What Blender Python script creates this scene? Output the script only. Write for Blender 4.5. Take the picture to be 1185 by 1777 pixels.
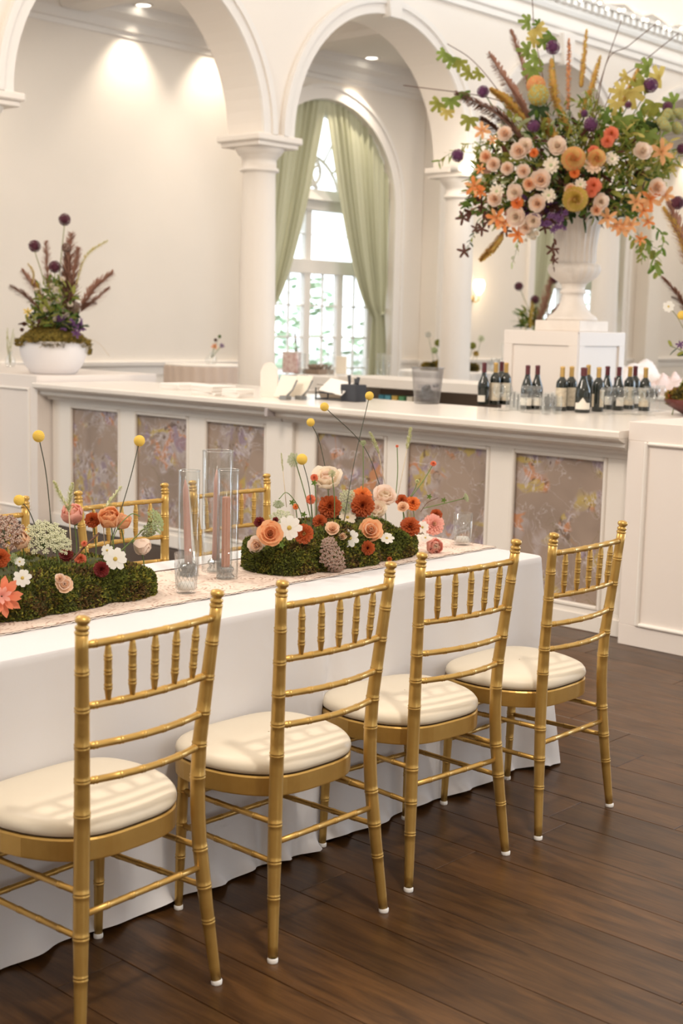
import bpy, bmesh, math, random
from mathutils import Vector, Matrix, Quaternion
random.seed(11)
PI = math.pi
for o in list(bpy.data.objects): bpy.data.objects.remove(o)
SC = bpy.context.scene
COL = SC.collection

# ------------------------------------------------------------------ camera
# The room grid is the world frame: +X runs along the arcade and the table, +Y towards the arcade.
F = 2337.155
CP = Vector((0, 0, 1.5208))
RT = Vector((0.68008252, -0.73275606, 0.02358668))
UP = Vector((0.08678951, 0.11241345, 0.98986403))
FW = Vector((0.72798032, 0.67114214, -0.14004596))
cd = bpy.data.cameras.new('camera'); cam = bpy.data.objects.new('camera', cd); COL.objects.link(cam)
cam.matrix_world = Matrix(((RT.x, UP.x, -FW.x, CP.x), (RT.y, UP.y, -FW.y, CP.y), (RT.z, UP.z, -FW.z, CP.z), (0, 0, 0, 1)))
cd.sensor_fit = 'VERTICAL'; cd.sensor_height = 36.0; cd.lens = F / 1777 * 36
cd.dof.use_dof = True; cd.dof.focus_distance = 3.95; cd.dof.aperture_fstop = 4.2
cd.clip_start = 0.05
SC.camera = cam
SC.view_settings.view_transform = 'Standard'; SC.view_settings.look = 'None'
SC.view_settings.gamma = 1.0; SC.view_settings.use_curve_mapping = False
SC.view_settings.exposure = 0.14

def ray(px, py):
    return RT * ((px - 592.5) / F) + UP * (-(py - 888.5) / F) + FW
def tz(px, py, z): d = ray(px, py); return CP + d * ((z - CP.z) / d.z)
def tx(px, py, x): d = ray(px, py); return CP + d * ((x - CP.x) / d.x)
def ty(px, py, y): d = ray(px, py); return CP + d * ((y - CP.y) / d.y)
def td(px, py, dist): return CP + ray(px, py) * dist

# ------------------------------------------------------------------ world and lights
w = bpy.data.worlds.new('world'); SC.world = w; w.use_nodes = True
bg = w.node_tree.nodes['Background']; bg.inputs[0].default_value = (0.86, 0.94, 1.0, 1); bg.inputs[1].default_value = 2.7

def area(name, loc, to, size, power, color, sy=None):
    l = bpy.data.lights.new(name, 'AREA'); l.energy = power; l.color = color; l.size = size
    if sy: l.shape = 'RECTANGLE'; l.size_y = sy
    o = bpy.data.objects.new(name, l); COL.objects.link(o); o.location = loc
    o.rotation_euler = (Vector(to) - Vector(loc)).to_track_quat('-Z', 'Y').to_euler(); return o
area('assumed_bounce_light', (1.7, 0.5, 4.1), (2.7, 2.9, 0.5), 0.20, 72, (1.0, 0.90, 0.78))  # assumed overhead bounced flash, placed by the seat shadows; no fixture built
area('assumed_daylight_fill', (12.5, 0.5, 2.4), (5.6, 5.5, 0.8), 2.4, 200, (0.66, 0.82, 1.0), 2.6)  # cool area light standing in for assumed side daylight; no window is built here
def spot(name, loc, to, power, ang, blend, color, r=0.05):
    l = bpy.data.lights.new(name, 'SPOT'); l.energy = power; l.color = color; l.spot_size = ang; l.spot_blend = blend; l.shadow_soft_size = r
    o = bpy.data.objects.new(name, l); COL.objects.link(o); o.location = loc
    o.rotation_euler = (Vector(to) - Vector(loc)).to_track_quat('-Z', 'Y').to_euler(); return o
def point(name, loc, power, color, r=0.05):
    l = bpy.data.lights.new(name, 'POINT'); l.energy = power; l.color = color; l.shadow_soft_size = r
    o = bpy.data.objects.new(name, l); COL.objects.link(o); o.location = loc; return o

# ------------------------------------------------------------------ materials
MATS = {}
def mat(name, col, rough=0.6, metal=0.0, var=None, scale=20, bump=0.0, bscale=None, trans=0.0, sss=0.0, emit=None, es=0, spec=0.5, coat=0):
    if name in MATS: return MATS[name]
    m = bpy.data.materials.new(name); m.use_nodes = True; nt = m.node_tree; b = nt.nodes['Principled BSDF']
    b.inputs['Base Color'].default_value = (*col, 1); b.inputs['Roughness'].default_value = rough; b.inputs['Metallic'].default_value = metal
    b.inputs['Specular IOR Level'].default_value = spec
    if coat: b.inputs['Coat Weight'].default_value = coat; b.inputs['Coat Roughness'].default_value = 0.15
    if sss: b.inputs['Subsurface Weight'].default_value = sss; b.inputs['Subsurface Scale'].default_value = 0.01
    if emit: b.inputs['Emission Color'].default_value = (*emit, 1); b.inputs['Emission Strength'].default_value = es
    if var or bump:
        tc = nt.nodes.new('ShaderNodeTexCoord'); n = nt.nodes.new('ShaderNodeTexNoise'); n.inputs['Scale'].default_value = scale; n.inputs['Detail'].default_value = 4
        nt.links.new(tc.outputs['Object'], n.inputs['Vector'])
        if var:
            r = nt.nodes.new('ShaderNodeValToRGB'); r.color_ramp.elements[0].position = 0.32; r.color_ramp.elements[1].position = 0.68
            r.color_ramp.elements[0].color = (*var, 1); r.color_ramp.elements[1].color = (*col, 1)
            nt.links.new(n.outputs['Fac'], r.inputs['Fac']); nt.links.new(r.outputs['Color'], b.inputs['Base Color'])
        if bump:
            n2 = n
            if bscale: n2 = nt.nodes.new('ShaderNodeTexNoise'); n2.inputs['Scale'].default_value = bscale; nt.links.new(tc.outputs['Object'], n2.inputs['Vector'])
            bp = nt.nodes.new('ShaderNodeBump'); bp.inputs['Strength'].default_value = bump; bp.inputs['Distance'].default_value = 0.002
            nt.links.new(n2.outputs['Fac'], bp.inputs['Height']); nt.links.new(bp.outputs['Normal'], b.inputs['Normal'])
    MATS[name] = m; return m
def glassmat(name, tint=(0.97, 0.98, 0.98), gl=0.12, rough=0.02):
    if name in MATS: return MATS[name]
    m = bpy.data.materials.new(name); m.use_nodes = True; nt = m.node_tree; nt.nodes.clear()
    out = nt.nodes.new('ShaderNodeOutputMaterial'); mx = nt.nodes.new('ShaderNodeMixShader'); t = nt.nodes.new('ShaderNodeBsdfTransparent'); g = nt.nodes.new('ShaderNodeBsdfGlossy')
    lw = nt.nodes.new('ShaderNodeLayerWeight'); lw.inputs['Blend'].default_value = 0.5
    pw = nt.nodes.new('ShaderNodeMath'); pw.operation = 'POWER'; pw.inputs[1].default_value = 3.5; nt.links.new(lw.outputs['Facing'], pw.inputs[0])
    mp = nt.nodes.new('ShaderNodeMath'); mp.operation = 'MULTIPLY_ADD'; mp.inputs[1].default_value = 0.55; mp.inputs[2].default_value = 0.25 * gl
    t.inputs[0].default_value = (*tint, 1); g.inputs['Roughness'].default_value = rough
    nt.links.new(pw.outputs[0], mp.inputs[0]); nt.links.new(mp.outputs[0], mx.inputs[0])
    nt.links.new(t.outputs[0], mx.inputs[1]); nt.links.new(g.outputs[0], mx.inputs[2]); nt.links.new(mx.outputs[0], out.inputs[0])
    MATS[name] = m; return m

M_wall = mat('wall_cream', (0.87, 0.80, 0.715), 0.7, var=(0.85, 0.785, 0.70), scale=2)
M_trim = mat('trim_white', (0.86, 0.815, 0.76), 0.45)
M_arc = mat('arcade_white', (0.87, 0.80, 0.72), 0.5)
M_bar = mat('bar_paint', (0.80, 0.745, 0.68), 0.4)
M_cab = mat('cabinet_paint', (0.80, 0.73, 0.675), 0.5)
M_top = mat('countertop_white', (0.86, 0.80, 0.73), 0.22)
M_plinth = mat('pedestal_paint', (0.84, 0.77, 0.71), 0.5)
M_stone = mat('urn_white', (0.84, 0.77, 0.70), 0.6, var=(0.76, 0.69, 0.62), scale=9)
M_gold = mat('gold_paint', (0.57, 0.36, 0.105), 0.33, 0.65, var=(0.49, 0.30, 0.08), scale=14)
M_goldr = mat('gold_ring', (0.86, 0.62, 0.24), 0.28, 0.7)
M_seat = mat('cream_vinyl', (0.74, 0.665, 0.535), 0.42)
M_dark = mat('dark_gap', (0.06, 0.035, 0.02), 0.8)
M_cap = mat('white_glide', (0.85, 0.83, 0.80), 0.4)
M_cloth = mat('white_linen', (0.66, 0.645, 0.655), 0.85, bump=0.25, scale=900)
M_moss = [mat('moss_green', (0.12, 0.14, 0.017), 0.9), mat('moss_dark', (0.05, 0.055, 0.010), 0.9), mat('moss_olive', (0.26, 0.235, 0.03), 0.9), mat('moss_brown', (0.13, 0.075, 0.022), 0.9)]
M_mossfar = [mat('moss_gold', (0.30, 0.20, 0.03), 0.9), mat('moss_far', (0.19, 0.14, 0.02), 0.9), mat('moss_far_dark', (0.07, 0.055, 0.01), 0.9)]
M_glass = glassmat('clear_glass', gl=0.22)
M_pane = glassmat('window_glass', gl=0.08)
M_crys = glassmat('crystal_glass', (0.97, 0.98, 0.98), gl=0.8, rough=0.12)

# ------------------------------------------------------------------ mesh builder
class MB:
    def __init__(s): s.v = []; s.f = []; s.m = []; s.mats = []; s.sm = []
    def mi(s, m):
        if m not in s.mats: s.mats.append(m)
        return s.mats.index(m)
    def add(s, vs, fs, m, smooth=False):
        b = len(s.v); s.v += [tuple(v) for v in vs]; i = s.mi(m)
        for f in fs: s.f.append(tuple(b + k for k in f)); s.m.append(i); s.sm.append(smooth)
        return s
    def box(s, x0, x1, y0, y1, z0, z1, m):
        vs = [(x0, y0, z0), (x1, y0, z0), (x1, y1, z0), (x0, y1, z0), (x0, y0, z1), (x1, y0, z1), (x1, y1, z1), (x0, y1, z1)]
        return s.add(vs, [(0, 3, 2, 1), (4, 5, 6, 7), (0, 1, 5, 4), (1, 2, 6, 5), (2, 3, 7, 6), (3, 0, 4, 7)], m)
    def bbox(s, x0, x1, y0, y1, z0, z1, m, b=0.003):
        # box with chamfered edges
        bm = bmesh.new(); bmesh.ops.create_cube(bm, size=1)
        for v in bm.verts: v.co = Vector(((x0 + x1) / 2 + v.co.x * (x1 - x0), (y0 + y1) / 2 + v.co.y * (y1 - y0), (z0 + z1) / 2 + v.co.z * (z1 - z0)))
        bmesh.ops.bevel(bm, geom=list(bm.edges), offset=b, segments=1, profile=0.5, affect='EDGES')
        bm.verts.index_update()
        s.add([v.co[:] for v in bm.verts], [[v.index for v in f.verts] for f in bm.faces], m); bm.free(); return s
    def tube(s, pts, rad, m, n=8, cap=True, smooth=True):
        pts = [Vector(p) for p in pts]; L = len(pts)
        if not hasattr(rad, '__len__'): rad = [rad] * L
        t0 = (pts[1] - pts[0]).normalized(); a = Vector((0, 0, 1)) if abs(t0.z) < 0.9 else Vector((1, 0, 0))
        u = t0.cross(a).normalized(); vs = []; fs = []
        for i, p in enumerate(pts):
            t = (pts[min(i + 1, L - 1)] - pts[max(i - 1, 0)]).normalized()
            u = (u - t * u.dot(t)).normalized(); w_ = t.cross(u)
            for k in range(n):
                an = 2 * PI * k / n; vs.append(p + (u * math.cos(an) + w_ * math.sin(an)) * rad[i])
        for i in range(L - 1):
            for k in range(n): a_ = i * n + k; b_ = i * n + (k + 1) % n; fs.append((a_, b_, b_ + n, a_ + n))
        if cap: fs.append(tuple(range(n - 1, -1, -1))); fs.append(tuple((L - 1) * n + k for k in range(n)))
        return s.add(vs, fs, m, smooth)
    def lathe(s, prof, m, c=(0, 0, 0), n=24, smooth=True, flute=None):
        vs = []; fs = []; L = len(prof)
        for i, (r, z) in enumerate(prof):
            for k in range(n):
                an = 2 * PI * k / n; rr = r
                if flute and flute[0] <= z <= flute[1]: rr = r * (1 - flute[3] * (0.5 + 0.5 * math.cos(an * flute[2])))
                vs.append((c[0] + rr * math.cos(an), c[1] + rr * math.sin(an), c[2] + z))
        for i in range(L - 1):
            for k in range(n): a_ = i * n + k; b_ = i * n + (k + 1) % n; fs.append((a_, b_, b_ + n, a_ + n))
        return s.add(vs, fs, m, smooth)
    def ball(s, c, r, m, n=8, k=5, smooth=True, sz=1.0):
        prof = [(max(1e-5, r * math.sin(PI * i / k)), -r * sz * math.cos(PI * i / k)) for i in range(k + 1)]
        return s.lathe(prof, m, c, n, smooth)
    def prism_y(s, poly, y0, y1, m):   # poly in (x,z)
        n = len(poly); vs = [(x, y0, z) for x, z in poly] + [(x, y1, z) for x, z in poly]
        fs = [(i, (i + 1) % n, (i + 1) % n + n, i + n) for i in range(n)] + [tuple(range(n - 1, -1, -1)), tuple(range(n, 2 * n))]
        return s.add(vs, fs, m)
    def prism_x(s, poly, x0, x1, m):   # poly in (y,z)
        n = len(poly); vs = [(x0, y, z) for y, z in poly] + [(x1, y, z) for y, z in poly]
        fs = [(i, (i + 1) % n, (i + 1) % n + n, i + n) for i in range(n)] + [tuple(range(n - 1, -1, -1)), tuple(range(n, 2 * n))]
        return s.add(vs, fs, m)
    def petal(s, base, q, L, W, m, up=0.3, curl=0.0, cup=0.2, tip=0.5, nl=4, wave=0.0, smooth=True):
        # grows along local +X of q, up=start elevation, curl=change in elevation along length (radians)
        vs = []; x = z = 0.0; base = Vector(base)
        for i in range(nl + 1):
            t = i / nl; a = up + curl * t
            if i: x += math.cos(a) * L / nl; z += math.sin(a) * L / nl
            wd = W * 0.5 * (math.sin(PI * min(1, t ** 0.8 * (1 - 0.5 * (1 - tip)) + 0.09)) ** 0.75 if tip < 1 else (0.35 + 0.65 * math.sin(PI * 0.5 * min(1, t * 1.6))) * (1 if t < 0.99 else 0.55))
            if tip <= 0.0 and i == nl: wd = W * 0.02
            for j in (-1, 0, 1):
                h = cup * wd * abs(j) + wave * (random.random() - 0.5) * W
                vs.append(base + q @ Vector((x - math.sin(a) * h, j * wd, z + math.cos(a) * h)))
        fs = []
        for i in range(nl):
            for j in range(2): a_ = i * 3 + j; fs.append((a_, a_ + 3, a_ + 4, a_ + 1))
        return s.add(vs, fs, m, smooth)
    def mesh(s, name):
        me = bpy.data.meshes.new(name); me.from_pydata(s.v, [], s.f)
        for m in s.mats: me.materials.append(m)
        me.polygons.foreach_set('material_index', s.m); me.polygons.foreach_set('use_smooth', s.sm); me.update(); return me
    def build(s, name, parent=None, **kw):
        return obj(name, s.mesh(name), parent, **kw)
def obj(name, me, parent=None, loc=None, q=None, scale=None, kind=None):
    o = bpy.data.objects.new(name, me); COL.objects.link(o)
    if parent: o.parent = parent
    if loc is not None: o.location = loc
    if q is not None: o.rotation_mode = 'QUATERNION'; o.rotation_quaternion = q
    if scale is not None: o.scale = (scale,) * 3 if not hasattr(scale, '__len__') else scale
    if kind: o['kind'] = kind
    return o
def tag(o, label, cat, group=None, kind=None):
    o['label'] = label; o['category'] = cat
    if group: o['group'] = group
    if kind: o['kind'] = kind
    return o
def thing(name, label, cat, loc=(0, 0, 0), rz=0, group=None):
    o = bpy.data.objects.new(name, None); COL.objects.link(o); o.location = loc; o.rotation_euler = (0, 0, rz); o.empty_display_size = 0.05
    return tag(o, label, cat, group)
def struct(o): o['kind'] = 'structure'; return o
def copy_tree(o, parent=None):
    c = o.copy(); COL.objects.link(c)
    if parent: c.parent = parent
    for ch in [x for x in o.children]: copy_tree(ch, c)
    return c
def face(d):   # quaternion turning +Z to d
    return Vector(d).normalized().to_track_quat('Z', 'Y')
def qz(a): return Quaternion((0, 0, 1), a)
R = random.random
def U(a, b): return a + (b - a) * R()

# ================================================================== SETTING
# ------------------------------------------------------------------ floor with planks
def wood(name, c1, c2, rough):
    m = bpy.data.materials.new(name); m.use_nodes = True; nt = m.node_tree; b = nt.nodes['Principled BSDF']
    tc = nt.nodes.new('ShaderNodeTexCoord'); oi = nt.nodes.new('ShaderNodeObjectInfo'); ad = nt.nodes.new('ShaderNodeVectorMath'); ad.operation = 'ADD'
    cmb = nt.nodes.new('ShaderNodeCombineXYZ'); mu = nt.nodes.new('ShaderNodeMath'); mu.operation = 'MULTIPLY'; mu.inputs[1].default_value = 37
    nt.links.new(oi.outputs['Random'], mu.inputs[0])
    for k in range(3): nt.links.new(mu.outputs[0], cmb.inputs[k])
    nt.links.new(tc.outputs['Object'], ad.inputs[0]); nt.links.new(cmb.outputs[0], ad.inputs[1])
    mp = nt.nodes.new('ShaderNodeMapping'); mp.inputs['Scale'].default_value = (5.5, 0.9, 5.5); nt.links.new(ad.outputs[0], mp.inputs[0])
    n = nt.nodes.new('ShaderNodeTexNoise'); n.inputs['Scale'].default_value = 3.2; n.inputs['Detail'].default_value = 8; n.inputs['Distortion'].default_value = 1.6
    nt.links.new(mp.outputs[0], n.inputs['Vector'])
    mp2 = nt.nodes.new('ShaderNodeMapping'); mp2.inputs['Scale'].default_value = (45, 2.5, 45); nt.links.new(ad.outputs[0], mp2.inputs[0])
    n3 = nt.nodes.new('ShaderNodeTexNoise'); n3.inputs['Scale'].default_value = 3; n3.inputs['Detail'].default_value = 3; nt.links.new(mp2.outputs[0], n3.inputs['Vector'])
    mixf = nt.nodes.new('ShaderNodeMix'); mixf.data_type = 'FLOAT'; mixf.inputs[0].default_value = 0.3; nt.links.new(n.outputs['Fac'], mixf.inputs[2]); nt.links.new(n3.outputs['Fac'], mixf.inputs[3])
    r = nt.nodes.new('ShaderNodeValToRGB'); r.color_ramp.elements[0].position = 0.36; r.color_ramp.elements[1].position = 0.64
    r.color_ramp.elements[0].color = (*c1, 1); r.color_ramp.elements[1].color = (*c2, 1); nt.links.new(mixf.outputs[0], r.inputs['Fac'])
    hs = nt.nodes.new('ShaderNodeHueSaturation'); mr = nt.nodes.new('ShaderNodeMapRange'); mr.inputs[3].default_value = 0.8; mr.inputs[4].default_value = 1.2
    nt.links.new(oi.outputs['Random'], mr.inputs[0]); nt.links.new(mr.outputs[0], hs.inputs['Value']); nt.links.new(r.outputs['Color'], hs.inputs['Color'])
    nt.links.new(hs.outputs[0], b.inputs['Base Color'])
    n2 = nt.nodes.new('ShaderNodeTexNoise'); n2.inputs['Scale'].default_value = 6; nt.links.new(tc.outputs['Object'], n2.inputs['Vector'])
    m2 = nt.nodes.new('ShaderNodeMapRange'); m2.inputs[3].default_value = rough - 0.07; m2.inputs[4].default_value = rough + 0.1
    nt.links.new(n2.outputs['Fac'], m2.inputs[0]); nt.links.new(m2.outputs[0], b.inputs['Roughness'])
    bp = nt.nodes.new('ShaderNodeBump'); bp.inputs['Strength'].default_value = 0.12; bp.inputs['Distance'].default_value = 0.002
    nt.links.new(mixf.outputs[0], bp.inputs['Height']); nt.links.new(bp.outputs[0], b.inputs['Normal'])
    b.inputs['Specular IOR Level'].default_value = 0.4
    return m
M_wood = wood('dark_oak', (0.037, 0.0155, 0.005), (0.105, 0.047, 0.014), 0.32)
floor = struct(MB().box(-3, 24, -6, 17, -0.12, -0.004, mat('subfloor', (0.03, 0.014, 0.006), 0.6)).build('floor'))
PW = 0.192
plank_mesh = {}
def plank(x, y0, L):
    k = round(L, 2)
    if k not in plank_mesh:
        b = MB(); b.bbox(0, PW - 0.0022, 0, k - 0.0022, -0.012, 0.0, M_wood, 0.0012); plank_mesh[k] = b.mesh('plank')
    obj('plank', plank_mesh[k], floor, loc=(x, y0, 0))
np_ = 0
i = 0; x = 0.55
while x < 5.9:
    y = -2.6 + ((i * 0.77) % 2.0); ymax = 3.0 if x < 3.9 else 4.0
    ymin = -0.9 + 0.3 * (x - 1)
    while y < ymax:
        L = random.choice([1.2, 1.6, 1.9, 2.1])
        # only those which can come into view from around the camera
        if y + L > (-0.8 if x > 3 else 0.2) and not (x < 1.4 and y + L < 0.8): plank(x, y, L); np_ += 1
        y += L
    x += PW; i += 1

# ------------------------------------------------------------------ aisle wall with two arched window openings
WY = 11.93; WIN = [12.55, 18.35]; WR = 1.27; WSP = 2.98; CEIL = 4.78
def arch_wall(mb, y, x0, x1, z0, z1, openings, m, depth, flip=False):
    # openings: (centre, radius, spring z, base z); facing -Y, with reveals of the given depth
    xs = x0
    for (c, r, sp, zb) in openings:
        mb.add([(xs, y, z0), (c - r, y, z0), (c - r, y, z1), (xs, y, z1)], [(0, 1, 2, 3)], m)
        N = 28; pts = [(c - r * math.cos(PI * k / N), sp + r * math.sin(PI * k / N)) for k in range(N + 1)]
        for k in range(N):
            a, b = pts[k], pts[k + 1]
            mb.add([(a[0], y, a[1]), (b[0], y, b[1]), (b[0], y, z1), (a[0], y, z1)], [(0, 1, 2, 3)], m)
            mb.add([(a[0], y, a[1]), (b[0], y, b[1]), (b[0], y + depth, b[1]), (a[0], y + depth, a[1])], [(3, 2, 1, 0)], m, True)
        for sx in (c - r, c + r): mb.add([(sx, y, zb), (sx, y, sp), (sx, y + depth, sp), (sx, y + depth, zb)], [(0, 1, 2, 3)], m)
        if zb > z0:
            mb.add([(c - r, y, z0), (c + r, y, z0), (c + r, y, zb), (c - r, y, zb)], [(0, 1, 2, 3)], m)
            mb.add([(c - r, y, zb), (c + r, y, zb), (c + r, y + depth, zb), (c - r, y + depth, zb)], [(0, 1, 2, 3)], m)
        xs = c + r
    mb.add([(xs, y, z0), (x1, y, z0), (x1, y, z1), (xs, y, z1)], [(0, 1, 2, 3)], m)
b = MB(); arch_wall(b, WY, 2.0, 24.0, -0.01, CEIL + 0.05, [(c, WR, WSP, 0.35) for c in WIN], M_wall, 0.42)
wall_back = struct(b.build('wall_back'))
# outer leaf so that daylight cannot leak round the reveals
b = MB(); arch_wall(b, WY + 0.42, 2.0, 24.0, -0.01, CEIL + 0.3, [(c, WR - 0.02, WSP, 0.35) for c in WIN], M_wall, 0.05)
b.build('outer_face', wall_back)
def arch_band(c, r0, r1, y0, y1, sp, z0, m, n=40):
    mb = MB()
    for ring in ((r0, r1, y0),):
        P = [(c - math.cos(PI * k / n), math.sin(PI * k / n)) for k in range(n + 1)]
        path = [(-1, z0 - sp, True)] + [(-math.cos(PI * k / n), math.sin(PI * k / n), False) for k in range(n + 1)] + [(1, z0 - sp, True)]
        def pt(q, r, y):
            if q[2]: return (c + q[0] * r, y, z0)
            return (c + q[0] * r, y, sp + q[1] * r)
        for a, b_ in zip(path[:-1], path[1:]):
            mb.add([pt(a, r0, y0), pt(b_, r0, y0), pt(b_, r1, y0), pt(a, r1, y0)], [(0, 1, 2, 3)], m)
            mb.add([pt(a, r1, y0), pt(b_, r1, y0), pt(b_, r1, y1), pt(a, r1, y1)], [(0, 1, 2, 3)], m, True)
            mb.add([pt(a, r0, y1), pt(b_, r0, y1), pt(b_, r0, y0), pt(a, r0, y0)], [(0, 1, 2, 3)], m, True)
    return mb
for c in WIN:
    arch_band(c, WR, WR + 0.17, WY - 0.035, WY, WSP, 0.2, M_trim).build('window_casing', wall_back)
    arch_band(c, WR + 0.13, WR + 0.18, WY - 0.055, WY, WSP, 0.2, M_trim).build('casing_bead', wall_back)
# windows
def window(n, c):
    y = WY + 0.33; m = M_trim
    fr = MB()
    for (r0, r1) in ((WR - 0.09, WR + 0.005),): pass
    f = struct(arch_band(c, WR - 0.10, WR + 0.01, y, y + 0.07, WSP, 0.35, m).build('window_%d' % n))
    MB().bbox(c - 0.055, c + 0.055, y - 0.01, y + 0.08, 0.35, 2.98, m).build('mullion', f)
    for sx in (-0.62, 0.62): MB().bbox(c + sx - 0.055, c + sx + 0.055, y - 0.005, y + 0.07, 0.35, 2.2, m).build('mullion', f)
    MB().bbox(c - 1.2, c + 1.2, y - 0.03, y + 0.08, 2.12, 2.30, m).build('transom', f)
    MB().bbox(c - 1.2, c + 1.2, y - 0.06, y + 0.08, 2.92, 3.04, m).build('transom', f)
    MB().bbox(c - 1.2, c + 1.2, y, y + 0.08, 0.35, 0.50, m).build('bottom_rail', f)
    # shelf and small pediment above the doors, with a ring ornament
    MB().prism_x([(y - 0.16, 3.04), (y + 0.02, 3.04), (y + 0.02, 3.16), (y - 0.06, 3.18), (y - 0.12, 3.10)], c - 0.62, c + 0.62, m).build('shelf_moulding', f)
    o = MB(); N = 20
    o.tube([(c + 0.17 * math.cos(2 * PI * k / N), y - 0.02, 3.40 + 0.17 * math.sin(2 * PI * k / N)) for k in range(N + 1)], 0.025, m, 8)
    for a in (0.6, 1.6, 2.5, 3.9, 5.2): o.tube([(c, y - 0.02, 3.40), (c + 0.17 * math.cos(a), y - 0.02, 3.40 + 0.17 * math.sin(a))], 0.016, m, 6)
    o.tube([(c - 0.12, y - 0.02, 3.2), (c, y - 0.02, 3.27), (c + 0.12, y - 0.02, 3.2)], 0.03, m, 6)
    o.build('ring_ornament', f)
    for a in (0.35, 0.7, 1.05, 1.57, 2.09, 2.44, 2.8):
        MB().tube([(c + 0.55 * math.cos(a), y + 0.03, WSP + 0.06 + 0.55 * math.sin(a)), (c + 1.2 * math.cos(a), y + 0.03, WSP + 1.2 * math.sin(a))], 0.016, m, 6).build('glazing_bar', f)
    MB().tube([(c + 0.58 * math.cos(PI * k / 16), y + 0.03, WSP + 0.05 + 0.58 * math.sin(PI * k / 16)) for k in range(17)], 0.022, m, 6).build('glazing_bar', f)
    # glazing bars and panes of the doors and of the lights above
    cells = []
    xs = [-1.16, -0.675, -0.565, -0.31, -0.055]
    for s in (1, -1):
        for (a, d) in ((0.055, 0.565), (0.675, 1.16)):
            x0, x1 = (c + s * a, c + s * d) if s > 0 else (c + s * d, c + s * a)
            mid = (x0 + x1) / 2
            MB().box(mid - 0.011, mid + 0.011, y + 0.015, y + 0.045, 0.5, 2.12, m).build('glazing_bar', f)
            for k in range(1, 4): MB().box(x0, x1, y + 0.015, y + 0.045, 0.5 + k * 0.405 - 0.011, 0.5 + k * 0.405 + 0.011, m).build('glazing_bar', f)
            for k in range(4):
                for (p, q) in ((x0, mid - 0.011), (mid + 0.011, x1)): cells.append((p, q, 0.5 + k * 0.405, 0.5 + (k + 1) * 0.405))
            MB().box(x0, x1, y + 0.015, y + 0.045, 2.61, 2.625, m).build('glazing_bar', f)
            cells += [(x0, x1, 2.30, 2.61), (x0, x1, 2.625, 2.92)]
    for (p, q, r_, s_) in cells: MB().box(p, q, y + 0.028, y + 0.032, r_, s_, M_pane).build('pane', f)
    # fanlight
    g = MB(); P = [(c + 1.18 * math.cos(PI * k / 24), WSP + 0.05 + 1.13 * math.sin(PI * k / 24)) for k in range(25)]
    g.add([(p[0], y + 0.03, p[1]) for p in P], [tuple(range(25))], M_pane); g.build('pane', f)
    return f
window(1, WIN[0]); window(2, WIN[1])

# ceiling of the aisle with beams, crown, chair rail, baseboard
M_ceil = mat('ceiling_white', (0.80, 0.76, 0.71), 0.8)
ceiling = struct(MB().box(1.5, 24, 8.72, WY + 0.5, CEIL, CEIL + 0.1, M_ceil).build('ceiling'))
for bx in (2.9, 5.75, 8.6, 11.45, 14.3, 17.2, 20.1):
    pb = MB(); pb.prism_y([(bx - 0.24, CEIL), (bx - 0.19, CEIL - 0.05), (bx - 0.19, CEIL - 0.12), (bx - 0.15, CEIL - 0.17), (bx + 0.15, CEIL - 0.17), (bx + 0.19, CEIL - 0.12), (bx + 0.19, CEIL - 0.05), (bx + 0.24, CEIL)], 9.1, WY - 0.12, M_ceil).build('ceiling_beam', ceiling)
y = WY
crown = [(y, 4.47), (y - 0.02, 4.47), (y - 0.03, 4.52), (y - 0.06, 4.53), (y - 0.09, 4.62), (y - 0.16, 4.68), (y - 0.17, 4.74), (y - 0.19, CEIL), (y, CEIL)]
struct(MB().prism_x(crown, 2.0, 24, M_trim).build('trim_1'))
rail = [(y, 0.88), (y - 0.015, 0.88), (y - 0.02, 0.96), (y - 0.045, 0.98), (y - 0.05, 1.02), (y, 1.03)]
b = MB(); xs = 2.0
for c in WIN: b.prism_x(rail, xs, c - WR - 0.18, M_trim); xs = c + WR + 0.18
b.prism_x(rail, xs, 24, M_trim); struct(b.build('trim_2'))
b = MB(); xs = 2.0
for c in WIN: b.box(xs, c - WR - 0.18, y - 0.02, y, 0, 0.18, M_trim); xs = c + WR + 0.18
b.box(xs, 24, y - 0.02, y, 0, 0.18, M_trim); struct(b.build('baseboard_back'))
# pier beside the first window
pier = struct(MB().bbox(14.42, 14.95, WY - 0.30, WY, 0, CEIL, M_wall, 0.01).build('wall_pier'))
MB().bbox(14.40, 14.97, WY - 0.32, WY, 0.9, 1.02, M_trim, 0.01).build('pier_moulding', pier)
# right side of the second window
pier2 = struct(MB().bbox(20.05, 20.5, WY - 0.25, WY, 0, CEIL, M_wall, 0.01).build('wall_pier'))

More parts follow.
